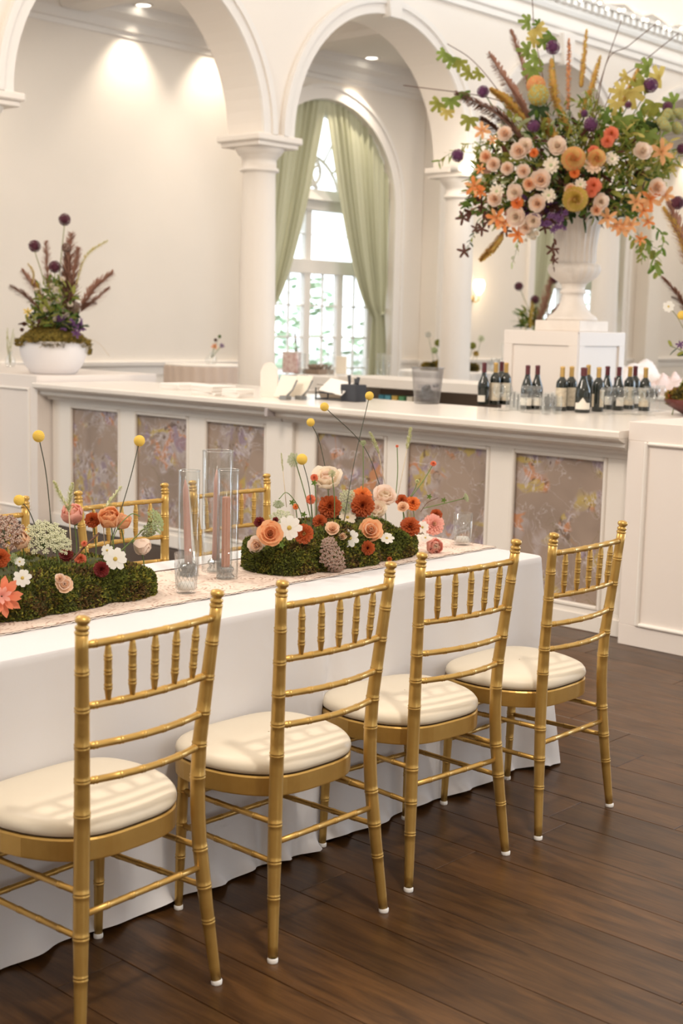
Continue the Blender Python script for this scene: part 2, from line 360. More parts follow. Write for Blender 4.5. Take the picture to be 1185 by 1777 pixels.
# ------------------------------------------------------------------ arcade
AY = 8.93; T = 0.22; SP = 3.12; AR = 1.265; COLX = [2.7, 5.6, 8.5, 11.4, 14.3, 17.2, 20.1, 23.0]; BAYS = [(a + b_) / 2 for a, b_ in zip(COLX[:-1], COLX[1:])]
ab = MB()
for yy in (AY - T, AY + T):
    x0 = COLX[0] - 1.6; xs = x0
    for c in BAYS:
        N = 40; z1 = 6.2
        ab.add([(xs, yy, SP), (c - AR, yy, SP), (c - AR, yy, z1), (xs, yy, z1)], [(0, 1, 2, 3)], M_arc)
        for k in range(N):
            a = (c - AR * math.cos(PI * k / N), SP + AR * math.sin(PI * k / N)); d = (c - AR * math.cos(PI * (k + 1) / N), SP + AR * math.sin(PI * (k + 1) / N))
            ab.add([(a[0], yy, a[1]), (d[0], yy, d[1]), (d[0], yy, z1), (a[0], yy, z1)], [(0, 1, 2, 3)], M_arc)
            if yy < AY: ab.add([(a[0], yy, a[1]), (d[0], yy, d[1]), (d[0], AY + T, d[1]), (a[0], AY + T, a[1])], [(3, 2, 1, 0)], M_arc, True)
        xs = c + AR
    ab.add([(xs, yy, SP), (24, yy, SP), (24, yy, z1), (xs, yy, z1)], [(0, 1, 2, 3)], M_arc)
xs = COLX[0] - 1.6
for c in BAYS + [None]:
    xe = c - AR if c else 24
    ab.add([(xs, AY - T, SP), (xe, AY - T, SP), (xe, AY + T, SP), (xs, AY + T, SP)], [(0, 1, 2, 3)], M_arc)
    if c: xs = c + AR
arcade = struct(ab.build('wall_arcade'))
for c in BAYS:
    arch_band(c, AR - 0.001, AR + 0.13, AY - T - 0.03, AY - T, SP, SP, M_trim).build('archivolt', arcade)
    arch_band(c, AR + 0.09, AR + 0.145, AY - T - 0.05, AY - T, SP, SP, M_trim).build('archivolt_bead', arcade)
    k = MB(); zt = SP + AR
    yf = AY - T - 0.085
    vs = [(c - 0.075, yf, zt - 0.03), (c + 0.075, yf, zt - 0.03), (c + 0.115, yf, zt + 0.30), (c - 0.115, yf, zt + 0.30)]
    vs += [(v[0], AY - T + 0.02, v[2]) for v in vs]
    k.add(vs, [(0, 1, 2, 3), (1, 5, 6, 2), (4, 0, 3, 7), (3, 2, 6, 7), (0, 4, 5, 1)], M_trim); k.build('keystone', arcade)
colprof = [(0.225, 0.0), (0.235, 0.05), (0.225, 0.10), (0.20, 0.12), (0.205, 0.16), (0.195, 0.19), (0.178, 0.21)]
for k in range(0, 13):
    t = k / 12; colprof.append((0.172 - 0.026 * t ** 1.6, 0.24 + t * (2.80 - 0.24)))
colprof += [(0.152, 2.815), (0.172, 2.82), (0.175, 2.835), (0.172, 2.85), (0.154, 2.855), (0.154, 2.93), (0.165, 2.935), (0.168, 2.95), (0.19, 2.965), (0.215, 3.0), (0.222, 3.02)]
colm = MB().lathe(colprof, M_arc, n=40).mesh('column')
cb = MB(); cb.bbox(-0.245, 0.245, -0.245, 0.245, 3.02, 3.06, M_arc, 0.006); cb.bbox(-0.275, 0.275, -0.275, 0.275, 3.06, 3.12, M_arc, 0.012)
capm = cb.mesh('abacus')
bb = MB(); bb.bbox(-0.25, 0.25, -0.25, 0.25, -0.004, 0.06, M_arc, 0.004); basem = bb.mesh('column_base')
for cx in COLX:
    o = obj('column', colm, arcade, loc=(cx, AY, 0)); obj('abacus', capm, o); obj('column_base', basem, o)
# entablature on the hall side
yf = AY - T
ent = struct(MB().prism_x([(yf, 4.66), (yf - 0.03, 4.66), (yf - 0.03, 4.72), (yf - 0.05, 4.74), (yf - 0.05, 4.78), (yf, 4.79)], 1, 24, M_trim).build('trim_3'))
cor = struct(MB().prism_x([(yf, 4.90), (yf - 0.04, 4.90), (yf - 0.06, 4.94), (yf - 0.06, 4.965), (yf - 0.05, 4.965), (yf - 0.05, 5.06), (yf - 0.15, 5.06), (yf - 0.17, 5.10), (yf - 0.26, 5.12), (yf - 0.28, 5.20), (yf - 0.32, 5.24), (yf - 0.33, 5.30), (yf, 5.30)], 1, 24, M_trim).build('trim_4'))
dm = MB().box(0, 0.075, yf - 0.12, yf - 0.05, 4.985, 5.055, M_trim).mesh('dentil')
for k in range(100): obj('dentil', dm, cor, loc=(9.6 + k * 0.135, 0, 0))
# hall ceiling: luminous draped canopy with fairy lights
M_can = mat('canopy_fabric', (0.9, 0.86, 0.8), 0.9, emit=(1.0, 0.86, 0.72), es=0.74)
cb = MB(); vs = []; NX, NY = 120, 20
for i in range(NX + 1):
    for j in range(NY + 1):
        x = -2 + 24 * i / NX; y = -3.5 + (AY - T - 0.42 + 3.5) * j / NY
        z = 5.02 + 0.75 * (1 - (j / NY)) ** 0.7 * (1 if j / NY > 0.4 else 1) + 0.035 * math.sin(i * 1.9)
        vs.append((x, y, z))
cb.add(vs, [(i * (NY + 1) + j, i * (NY + 1) + j + 1, (i + 1) * (NY + 1) + j + 1, (i + 1) * (NY + 1) + j) for i in range(NX) for j in range(NY)], M_can, True)
canopy = tag(cb.build('ceiling_canopy'), 'pale glowing fabric canopy draped under the hall ceiling above the dentil cornice', 'canopy')
M_bulb = mat('fairy_bulb', (1, 0.9, 0.7), 0.3, emit=(1.0, 0.80, 0.5), es=9)
string = thing('string_lights', 'string of tiny warm fairy lights along the edge of the fabric canopy', 'string lights', (11, AY - T - 0.44, 5.0))
bm_ = MB().ball((0, 0, 0), 0.016, M_bulb, 6, 4).mesh('bulb')
pts = [(k * 0.17, 0.03 * math.sin(k * 2.3), -0.01 - 0.05 * abs(math.sin(k * 0.9)) + 0.012) for k in range(60)]
MB().tube(pts, 0.004, mat('white_wire', (0.8, 0.78, 0.72), 0.5), 5).build('wire', string)
for p in pts: obj('bulb', bm_, string, loc=(p[0], p[1], p[2] - 0.015))

# the remaining walls of the hall, out of view, with tall openings added to let the daylight in
def slot_wall(name, axis, pos, a0, a1, slots, z0, z1, H):
    mb = MB(); a = a0
    def bx(p, q, c, d):
        if axis == 'y': mb.box(p, q, pos - 0.15, pos, c, d, M_wall)
        else: mb.box(pos, pos + 0.15, p, q, c, d, M_wall)
    for (p, q) in slots: bx(a, p, 0, H); bx(p, q, 0, z0); bx(p, q, z1, H); a = q
    bx(a, a1, 0, H); return struct(mb.build(name))
slot_wall('wall_front', 'y', -3.6, -2.2, 24, [(1.0, 2.2), (6.2, 7.6), (11.4, 12.8)], 0.3, 3.6, 6.2)
slot_wall('wall_left', 'x', -2.2, -3.6, 12.4, [], 0.3, 3.6, 6.2)
slot_wall('wall_right', 'x', 24.0, -3.6, 12.4, [(-2, 0), (2, 4), (6, 8)], 0.3, 3.6, 6.2)
area('bar_fill_light', (2.2, 5.4, 4.1), (5.8, 5.2, 0.5), 1.1, 105, (1.0, 0.87, 0.74))  # warm fill light added to brighten the bar front, no fixture behind it
# downlights in the aisle
M_lamp = mat('downlight_glow', (1, 0.95, 0.85), 0.3, emit=(1.0, 0.93, 0.80), es=6)
def downlight(x, y, lab, on=True, power=70):
    t = thing('downlight', lab, 'ceiling light', (x, y, CEIL), 0, 'recessed lights in the aisle ceiling')
    MB().lathe([(0.075, -0.001), (0.10, -0.001), (0.105, -0.008), (0.078, -0.012), (0.075, -0.001)], M_trim, n=24).build('trim_ring', t)
    MB().lathe([(0.0001, -0.004), (0.076, -0.004)], M_lamp, n=20).build('lamp_face', t)
    spot('downlight_beam', (x, y, CEIL - 0.03), (x, WY - 0.1, 2.0), power, 1.5, 0.75, (1.0, 0.87, 0.71), 0.04)
p1 = tz(249, 8, CEIL); p2 = tz(645, 100, CEIL)
downlight(p1.x, p1.y, 'round recessed ceiling light seen through the left arch')
downlight(p2.x, p2.y, 'round recessed ceiling light above the curtained arched window')
for sx, lab in ((7.0, 'recessed light high above the white flower bowl'), (10.55, 'recessed light in the bay just left of the column'), (15.9, 'recessed light above the glowing wall sconce'), (21.6, 'recessed light at the far right end of the aisle')):
    downlight(sx, p1.y, lab)
# soft warm area lights under the aisle ceiling, without fixtures
for sx in (7.2, 10.0, 12.8, 15.8, 18.6, 21): area('aisle_area_light', (sx, 10.2, CEIL - 0.22), (sx, 10.3, 0), 0.5, 24, (1.0, 0.89, 0.77))

# wall sconce and column lamp
ps = ty(831, 500, WY - 0.12)
t = thing('wall_sconce', 'small glowing wall sconce on the cream aisle wall right of the second column', 'wall lamp', (ps.x, WY, ps.z))
MB().lathe([(0.0001, 0.10), (0.06, 0.12), (0.085, 0.06), (0.07, -0.02), (0.03, -0.09), (0.0001, -0.10)], mat('sconce_shade', (1, 0.93, 0.8), 0.5, emit=(1.0, 0.85, 0.60), es=2.6), (0, -0.12, 0), 18).build('shade', t)
MB().tube([(0, -0.12, -0.1), (0, -0.12, -0.17), (0, -0.06, -0.20), (0, 0, -0.16)], 0.010, M_goldr, 8).build('bracket', t)
MB().lathe([(0.0001, 0.0), (0.04, 0.0), (0.045, 0.015), (0.0001, 0.016)], M_goldr, (0, 0, 0), 16).build('wall_plate', t, q=Quaternion((1, 0, 0), PI / 2), loc=(0, 0, -0.15))
point('sconce_glow', (ps.x, WY - 0.30, ps.z), 5, (1.0, 0.78, 0.5), 0.06)
pc = ty(811, 291, AY - T - 0.20)
t = thing('column_lamp', 'bright round lamp bulb at the capital of the second column, behind the flowers', 'lamp', (pc.x, AY - T, pc.z))
MB().ball((0, -0.20, 0), 0.055, mat('lamp_bulb', (1, 1, 0.95), 0.3, emit=(1, 0.93, 0.8), es=60), 14, 8).build('bulb', t)
MB().tube([(0, 0.0, 0), (0, -0.10, 0), (0, -0.16, 0)], [0.03, 0.022, 0.03], M_trim, 10).build('lamp_arm', t)

# ------------------------------------------------------------------ curtains
M_cur = mat('sage_curtain', (0.52, 0.52, 0.36), 0.8)
M_cur.node_tree.nodes['Principled BSDF'].inputs['Sheen Weight'].default_value = 0.2
M_cur2 = mat('shade_curtain', (0.36, 0.31, 0.24), 0.85)
def curtain(side, c, parent, tie_z=1.62):
    # side -1 left, +1 right: hangs from the arch, gathers at a tie-back, then falls to the floor
    mb = MB(); NU, NV = 110, 44; vs = []
    def arch_z(x): d = min(abs(x - c), WR - 0.01); return WSP + math.sqrt(WR * WR - d * d)
    for i in range(NU + 1):
        u = i / NU           # 0 at the jamb, 1 at the inner (leading) edge
        xt = c + side * (WR - 0.005) + (-side) * u * (WR - 0.0)     # top: reaches the centre
        zt = arch_z(xt) - 0.005
        for j in range(NV + 1):
            v = j / NV; z = zt + (0.05 - zt) * v
            # width factor as a function of the height
            if z > tie_z:
                s = (z - tie_z) / (WSP + WR - tie_z); s = max(0, min(1, s)); wf = 0.24 + 0.76 * (s ** 0.62)
            else:
                s = (tie_z - z) / tie_z; wf = 0.24 + 0.03 * min(1, s * 2.2)
            x = c + side * (WR - 0.02) - side * u * WR * wf - side * 0.05 * max(0, 1 - abs(z - tie_z) / 0.4) * (1 - u)
            if z > WSP - 0.3:
                lim = math.sqrt(max(0, WR * WR - max(0, z - WSP) ** 2)) - 0.012
                if side * (x - c) > lim: x = c + side * lim
            fold = math.sin(u * 2 * PI * 12 + 0.6 * math.sin(v * 5 + u * 9)) * (0.036 if z > tie_z else 0.028) * (0.55 + 0.45 * math.sin(u * 17 + 1))
            vs.append((x + 0.006 * math.sin(u * 75), WY + 0.065 + fold - 0.02 * (1 - wf), z))
    fs = [(i * (NV + 1) + j, i * (NV + 1) + j + 1, (i + 1) * (NV + 1) + j + 1, (i + 1) * (NV + 1) + j) for i in range(NU) for j in range(NV)]
    mb.add(vs, fs, M_cur, True); return mb
for idx, c in enumerate(WIN):
    where = ('framing the arched window between the two columns', 'at the far window behind the stone urn')[idx]
    for sd, nm in ((-1, 'left'), (1, 'right')):
        t = thing('curtain', '%s sage green gathered curtain %s' % (nm, where), 'curtain', (0, 0, 0), 0, 'sage curtains at the arched windows')
        curtain(sd, c, t).build('curtain_panel', t)
        MB().tube([(c + sd * (WR - 0.0), WY + 0.12, 1.70), (c + sd * (WR - 0.12), WY + 0.03, 1.63), (c + sd * (WR - 0.27), WY + 0.06, 1.60), (c + sd * (WR - 0.12), WY + 0.2, 1.63), (c + sd * WR, WY + 0.2, 1.70)], 0.018, M_cur, 8).build('tie_back', t)
# greenery outside
M_lf = [mat('garden_leaf', (0.36, 0.52, 0.34), 0.7), mat('garden_leaf_pale', (0.55, 0.68, 0.48), 0.7)]
def leaf_cloud(mb, c, r, n, size, mats):
    for k in range(n):
        d = Vector((U(-1, 1), U(-1, 1), U(-1, 1)))
        if d.length > 1 or d.length < 0.2: continue
        p = Vector(c) + Vector((d.x * r[0], d.y * r[1], d.z * r[2])); q = face((U(-1, 1), U(-1, 1), U(-1, 1)))
        mb.petal(p, q, size * U(0.6, 1.2), size * 0.5, random.choice(mats), 0.2, -0.4, 0.1, 0.5, 2)
terrace = struct(MB().box(8, 60, WY + 0.9, 45, -0.3, -0.02, mat('pale_paving', (0.5, 0.48, 0.44), 0.8)).build('floor_terrace'))
sa = ty(515, 590, 17.0); sb = ty(668, 600, 16.0); sc_ = ty(1000, 530, 16.5)
for (x, y, h, r, lab) in ((sa.x, 17.0, 1.3, 0.9, 'leafy garden shrub outside the arched window, left one'), (sb.x, 16.0, 1.0, 0.6, 'leafy garden shrub outside the arched window, right one'), (sc_.x, 16.5, 1.2, 0.9, 'garden shrub outside the far window behind the urn')):
    t = thing('garden_shrub', lab, 'shrub', (x, y, 0), 0, 'shrubs outside the windows')
    mb = MB(); leaf_cloud(mb, (0, 0, h), (r, r, h * 0.9), 420, 0.20, M_lf); mb.build('foliage', t, kind='stuff')
    MB().tube([(0, 0, -0.1), (0.03, 0, h * 0.5), (0, 0.05, h)], [0.06, 0.05, 0.02], mat('bark', (0.15, 0.1, 0.06), 0.9), 8).build('stem', t)

#@@PART2
# ================================================================== BAR
def wallpaper():
    m = bpy.data.materials.new('floral_wallpaper'); m.use_nodes = True; nt = m.node_tree; b = nt.nodes['Principled BSDF']; b.inputs['Roughness'].default_value = 0.55
    tc = nt.nodes.new('ShaderNodeTexCoord'); L = nt.links.new
    def noise(sc, det=3, dist=0.0, off=0.0):
        mp = nt.nodes.new('ShaderNodeMapping'); mp.inputs['Location'].default_value = (off, off * 1.7, off * 0.6); L(tc.outputs['Object'], mp.inputs[0])
        n = nt.nodes.new('ShaderNodeTexNoise'); n.inputs['Scale'].default_value = sc; n.inputs['Detail'].default_value = det; n.inputs['Distortion'].default_value = dist
        L(mp.outputs[0], n.inputs['Vector']); return n.outputs['Fac']
    def ramp(f, pts):
        r = nt.nodes.new('ShaderNodeValToRGB'); r.color_ramp.elements[0].position = pts[0][0]; r.color_ramp.elements[0].color = (*[pts[0][1]] * 3, 1)
        r.color_ramp.elements[1].position = pts[1][0]; r.color_ramp.elements[1].color = (*[pts[1][1]] * 3, 1)
        for p, v in pts[2:]: e = r.color_ramp.elements.new(p); e.color = (v, v, v, 1)
        L(f, r.inputs[0]); return r.outputs[0]
    def mul(a, c, k=1.0):
        x = nt.nodes.new('ShaderNodeMath'); x.operation = 'MULTIPLY'; L(a, x.inputs[0]); L(c, x.inputs[1])
        y = nt.nodes.new('ShaderNodeMath'); y.operation = 'MULTIPLY'; y.inputs[1].default_value = k; L(x.outputs[0], y.inputs[0]); return y.outputs[0]
    cur = nt.nodes.new('ShaderNodeRGB'); cur.outputs[0].default_value = (0.34, 0.255, 0.20, 1); cur = cur.outputs[0]
    def over(cur, col, fac):
        mx = nt.nodes.new('ShaderNodeMix'); mx.data_type = 'RGBA'; L(fac, mx.inputs[0]); L(cur, mx.inputs[6]); mx.inputs[7].default_value = (*col, 1); return mx.outputs[2]
    cur = over(cur, (0.26, 0.195, 0.155), ramp(noise(2.5, 3, 0.5, 9), [(0.45, 0), (0.62, 0.8)]))
    cluster = ramp(noise(3.6, 2, 0.4, 3.3), [(0.48, 0), (0.55, 1)])
    cur = over(cur, (0.46, 0.40, 0.40), mul(cluster, ramp(noise(4.0, 4, 1.4, 1), [(0.47, 0), (0.53, 0.6)])))
    cur = over(cur, (0.50, 0.21, 0.085), mul(cluster, ramp(noise(6.5, 3, 1.2, 5), [(0.57, 0), (0.61, 0.85)])))
    cur = over(cur, (0.46, 0.34, 0.07), mul(cluster, ramp(noise(6.2, 3, 1.2, 12), [(0.57, 0), (0.61, 0.8)])))
    cur = over(cur, (0.27, 0.20, 0.27), mul(cluster, ramp(noise(7, 3, 1.0, 21), [(0.56, 0), (0.60, 0.8)])))
    cur = over(cur, (0.12, 0.07, 0.045), mul(cluster, ramp(noise(11, 3, 1.6, 31), [(0.62, 0), (0.65, 0.8)])))
    cur = over(cur, (0.56, 0.50, 0.49), ramp(noise(3.4, 4, 1.7, 41), [(0.492, 0), (0.50, 0.6), (0.508, 0)]))
    cur = over(cur, (0.60, 0.54, 0.56), mul(cluster, ramp(noise(5, 3, 1.6, 51), [(0.48, 0), (0.50, 0.85), (0.525, 0)])))
    cur = over(cur, (0.20, 0.16, 0.07), ramp(noise(5.5, 3, 1.4, 61), [(0.585, 0), (0.594, 0.65), (0.603, 0)]))
    L(cur, b.inputs['Base Color']); return m
M_wp = wallpaper()
BX = 5.76; CZ = 1.035
YR, YL = 3.37, 8.19
bar = thing('bar_counter', 'long white bar with floral wallpaper panels running behind the dining table', 'bar', (BX, YR, 0))
def W(mb, name, parent, kind=None):     # geometry given in world coordinates, re-based on the parent's location
    off = Vector((0, 0, 0)); p = parent
    while p: off += Vector(p.location); p = p.parent
    mb.v = [(v[0] - off.x, v[1] - off.y, v[2] - off.z) for v in mb.v]
    return mb.build(name, parent, kind=kind)
top = MB(); top.prism_y([(BX - 0.165, CZ - 0.036), (BX - 0.172, CZ - 0.03), (BX - 0.175, CZ - 0.006), (BX - 0.168, CZ), (6.50, CZ), (6.50, CZ - 0.036)], YR, YL, M_top); W(top, 'countertop', bar)
ret = MB(); ret.prism_y([(6.501, CZ - 0.036), (6.501, CZ), (7.34, CZ), (7.34, CZ - 0.036)], YR, 4.75, M_top); W(ret, 'countertop_return', bar)
corn = MB(); 
prof = [(BX, 0.915), (BX - 0.035, 0.915), (BX - 0.04, 0.932), (BX - 0.085, 0.94), (BX - 0.105, 0.955), (BX - 0.10, 0.972), (BX - 0.12, 0.978), (BX - 0.155, 0.992), (BX - 0.16, 0.998), (BX, 0.998)]
corn.prism_y(prof, 5.79, YL, M_bar); W(corn, 'cornice', bar)
corn = MB(); corn.prism_y([(x - (0.012 if x < BX else 0), z) for x, z in prof], YR, 5.765, M_bar); W(corn, 'cornice', bar)
body = MB(); body.box(BX + 0.03, 6.45, YR + 0.01, YL, 0.0, 0.998, M_bar); body.box(6.46, 7.3, YR + 0.01, 4.7, 0, 0.998, M_bar); W(body, 'carcass', bar)
PAN = [(7.98, 7.40), (7.25, 6.68), (6.53, 5.95), (5.55, 4.97), (4.84, 4.25), (4.11, 3.53)]
PZ0, PZ1 = 0.11, 0.885
W(MB().bbox(BX, BX + 0.03, YR + 0.02, YL, PZ1, 0.93, M_bar, 0.002), 'top_rail', bar)
W(MB().bbox(BX, BX + 0.03, YR + 0.02, YL, 0.0, PZ0, M_bar, 0.002), 'bottom_rail', bar)
W(MB().bbox(BX - 0.014, BX, YR + 0.02, YL, 0.0, 0.085, M_bar, 0.003), 'plinth_board', bar)
st = [(YR + 0.02, 3.53), (4.11, 4.25), (4.84, 4.97), (5.55, 5.95), (6.53, 6.68), (7.25, 7.40), (7.98, YL)]
for a, c in st: W(MB().bbox(BX, BX + 0.03, a, c, PZ0, PZ1, M_bar, 0.002), 'stile', bar)
W(MB().bbox(BX - 0.03, BX, 5.70, 5.93, 0.0, 0.915, M_bar, 0.004), 'pilaster', bar)
W(MB().bbox(BX - 0.18, BX - 0.02, 5.766, 5.789, 0.95, 1.0, mat('grey_joint', (0.42, 0.38, 0.38), 0.7), 0.002), 'joint_cover', bar)
for (a, c) in PAN:
    W(MB().box(BX + 0.018, BX + 0.03, c, a, PZ0, PZ1, M_wp), 'wallpaper_panel', bar)
    fr = MB(); m_ = 0.022
    for (y0, y1, z0, z1) in ((c, c + m_, PZ0, PZ1), (a - m_, a, PZ0, PZ1), (c + m_, a - m_, PZ1 - m_, PZ1), (c + m_, a - m_, PZ0, PZ0 + m_)):
        fr.bbox(BX - 0.008, BX + 0.018, y0, y1, z0, z1, M_bar, 0.006)
    W(fr, 'panel_moulding', bar)

def cabinet(name, label, x, y0, y1, z1, depth, panels):
    t = thing(name, label, 'cabinet', (x, y0, 0))
    c = MB(); c.bbox(x + 0.012, x + depth, y0, y1, 0.012, z1, M_cab, 0.003); W(c, 'carcass', t)
    for (a, d) in panels:
        f = MB(); e = 0.09
        f.bbox(x, x + 0.012, a, d, z1 - e, z1, M_cab, 0.002); f.bbox(x, x + 0.012, a, d, 0.0, 0.10, M_cab, 0.002)
        f.bbox(x, x + 0.012, a, a + e, 0.10, z1 - e, M_cab, 0.002); f.bbox(x, x + 0.012, d - e, d, 0.10, z1 - e, M_cab, 0.002)
        W(f, 'frame', t)
        g = MB(); q = 0.018
        for (ya, yb, za, zb) in ((a + e, a + e + q, 0.10, z1 - e), (d - e - q, d - e, 0.10, z1 - e), (a + e + q, d - e - q, z1 - e - q, z1 - e), (a + e + q, d - e - q, 0.10, 0.10 + q)):
            g.bbox(x - 0.012, x + 0.012, ya, yb, za, zb, M_trim, 0.006)
        W(g, 'panel_moulding', t)
        W(MB().bbox(x + 0.006, x + 0.012, a + e, d - e, 0.10, z1 - e, M_cab, 0.001), 'panel', t)
    return t
cabinet('bar_cabinet', 'white panelled cabinet closing the right end of the bar', 5.64, 2.0, 3.35, 1.082, 1.2, [(2.0, 3.35)])
cabinet('bar_cabinet', 'white panelled cabinet at the left end of the bar under the flower bowl', 5.64, 8.205, 10.4, 1.082, 1.1, [(8.205, 9.6)])

# pedestal and urn
ped = thing('pedestal', 'tall white panelled pedestal behind the wine bottles carrying the urn', 'pedestal', (7.40, 4.80, 0))
def ppanel(mb, axis):
    pass
W(MB().bbox(7.41, 7.96, 4.81, 5.37, 0, 1.475, M_plinth, 0.003), 'carcass', ped)
for (a0, a1, z0, z1) in ((4.80, 5.38, 1.40, 1.49), (4.80, 5.38, 0.0, 0.1), (4.80, 4.87, 0.1, 1.40), (5.31, 5.38, 0.1, 1.40)):
    W(MB().bbox(7.397, 7.411, a0, a1, z0, z1, M_plinth, 0.002), 'frame_board', ped)
for (a0, a1, z0, z1) in ((7.412, 7.97, 1.40, 1.49), (7.412, 7.97, 0.0, 0.1), (7.412, 7.48, 0.1, 1.40), (7.90, 7.97, 0.1, 1.40)):
    W(MB().bbox(a0, a1, 4.797, 4.811, z0, z1, M_plinth, 0.002), 'frame_board', ped)
W(MB().bbox(7.40, 7.97, 4.80, 5.38, 1.475, 1.492, M_plinth, 0.002), 'top_board', ped)
UX, UY, UZ = 7.715, 5.06, 1.492
urn = thing('urn', 'large white classical fluted garden urn on the pedestal', 'urn', (UX, UY, UZ))
MB().bbox(-0.175, 0.175, -0.175, 0.175, 0, 0.07, M_stone, 0.004).build('plinth', urn)
MB().lathe([(0.0001, 0.07), (0.165, 0.07), (0.168, 0.085), (0.155, 0.10), (0.13, 0.115), (0.105, 0.145), (0.082, 0.185), (0.073, 0.22), (0.07, 0.245), (0.084, 0.25), (0.088, 0.26), (0.08, 0.27), (0.075, 0.275), (0.078, 0.30), (0.09, 0.315)], M_stone, n=40).build('foot', urn)
MB().lathe([(0.085, 0.315), (0.11, 0.33), (0.15, 0.355), (0.172, 0.385), (0.178, 0.41), (0.17, 0.435), (0.15, 0.445)], M_stone, n=96, flute=(0.33, 0.44, 20, 0.045)).build('gadrooned_bowl', urn)
MB().lathe([(0.135, 0.443), (0.142, 0.47), (0.14, 0.53), (0.145, 0.60), (0.158, 0.68), (0.18, 0.75), (0.20, 0.78), (0.205, 0.80), (0.19, 0.80), (0.16, 0.74), (0.0001, 0.70)], M_stone, n=112, flute=(0.46, 0.745, 22, 0.10)).build('fluted_body', urn)

# ================================================================== DINING TABLE
TX0, TX1, TY0, TY1, TZ = 0.35, 3.845, 2.595, 3.34, 0.735
tb = thing('banquet_table', 'long banquet table hidden under the white linen cloth', 'table', ((TX0 + TX1) / 2, (TY0 + TY1) / 2, 0))
W(MB().bbox(TX0 + 0.012, TX1 - 0.012, TY0 + 0.012, TY1 - 0.012, TZ - 0.03, TZ - 0.003, mat('table_board', (0.3, 0.2, 0.12), 0.6), 0.003), 'tabletop', tb)
for lx in (TX0 + 0.15, TX1 - 0.15):
    for ly in (TY0 + 0.1, TY1 - 0.1): W(MB().tube([(lx, ly, 0), (lx, ly, TZ - 0.03)], 0.016, M_dark, 10), 'leg', tb)
# cloth
def cloth():
    mb = MB(); cr = 0.03; P = []   # perimeter (point, outward normal, arc position)
    def seg(a, b_, n):
        L = (Vector(b_) - Vector(a)).length; k = max(2, int(L / 0.018))
        for i in range(k): P.append((Vector(a).lerp(Vector(b_), i / k), Vector(n)))
    def corner(c, a0, n=6):
        for i in range(n): a = a0 + PI / 2 * i / n; d = Vector((math.cos(a), math.sin(a))); P.append((Vector(c) + d * cr, d))
    seg((TX0 + cr, TY0), (TX1 - cr, TY0), (0, -1)); corner((TX1 - cr, TY0 + cr), -PI / 2)
    seg((TX1, TY0 + cr), (TX1, TY1 - cr), (1, 0)); corner((TX1 - cr, TY1 - cr), 0)
    seg((TX1 - cr, TY1), (TX0 + cr, TY1), (0, 1)); corner((TX0 + cr, TY1 - cr), PI / 2)
    seg((TX0, TY1 - cr), (TX0, TY0 + cr), (-1, 0)); corner((TX0 + cr, TY0 + cr), PI)
    rows = [0, 0.006, 0.02, 0.05, 0.09, 0.14, 0.2, 0.27, 0.34, 0.41, 0.48, 0.54, 0.60, 0.65, 0.69, 0.715, 0.729]
    n = len(P); vs = []; s = 0; prev = P[0][0]
    S = []
    for p, _ in P: s += (p - prev).length; S.append(s); prev = p
    for ri, d in enumerate(rows):
        t = d / 0.735
        for i, (p, nr) in enumerate(P):
            a = S[i]
            f = 0.5 + 0.5 * math.sin(a * 17 + 1.7 * math.sin(a * 3.1)); f2 = 0.5 + 0.5 * math.sin(a * 41 + 2.3 * math.sin(a * 5.3 + 1))
            front = nr.y < -0.9
            amp = (0.004 + 0.022 * t ** 1.5) if front else (0.006 + 0.055 * t ** 1.2)
            off = amp * (0.75 * f + 0.25 * f2) + 0.004 * (1 if ri > 1 else ri)
            # flare at the near right corner, where the spare cloth gathers
            dc = (p - Vector((TX1, TY0))).length
            off += 0.045 * t ** 1.1 * math.exp(-(dc / 0.10) ** 2) + 0.03 * t * math.exp(-(dc / 0.30) ** 2) * f
            # an overlap of two cloths between the second and third chair
            if front:
                e = (p.x - (2.74 - 0.06 * t)) / 0.03; off += 0.022 * math.exp(-e * e) * min(1, t * 4)
                e = (p.x - (2.79 - 0.22 * t)) / 0.02; off += 0.012 * math.exp(-e * e) * min(1, t * 4)
            if ri >= len(rows) - 2: off += 0.016 * (ri - len(rows) + 3) * f2 
            z = TZ - d
            if ri >= len(rows) - 4: z += 0.016 * f2 * (ri - len(rows) + 5) / 4
            vs.append((p.x + nr.x * off, p.y + nr.y * off, max(0.004, z)))
    fs = []
    for r in range(len(rows) - 1):
        for i in range(n): j = (i + 1) % n; fs.append((r * n + i, (r + 1) * n + i, (r + 1) * n + j, r * n + j))
    mb.add(vs, fs, M_cloth, True)
    mb.add([v for v in vs[:n]], [tuple(range(n))], M_cloth)
    return mb
tag(cloth().build('tablecloth'), 'floor length white linen cloth draped over the long dining table', 'tablecloth')
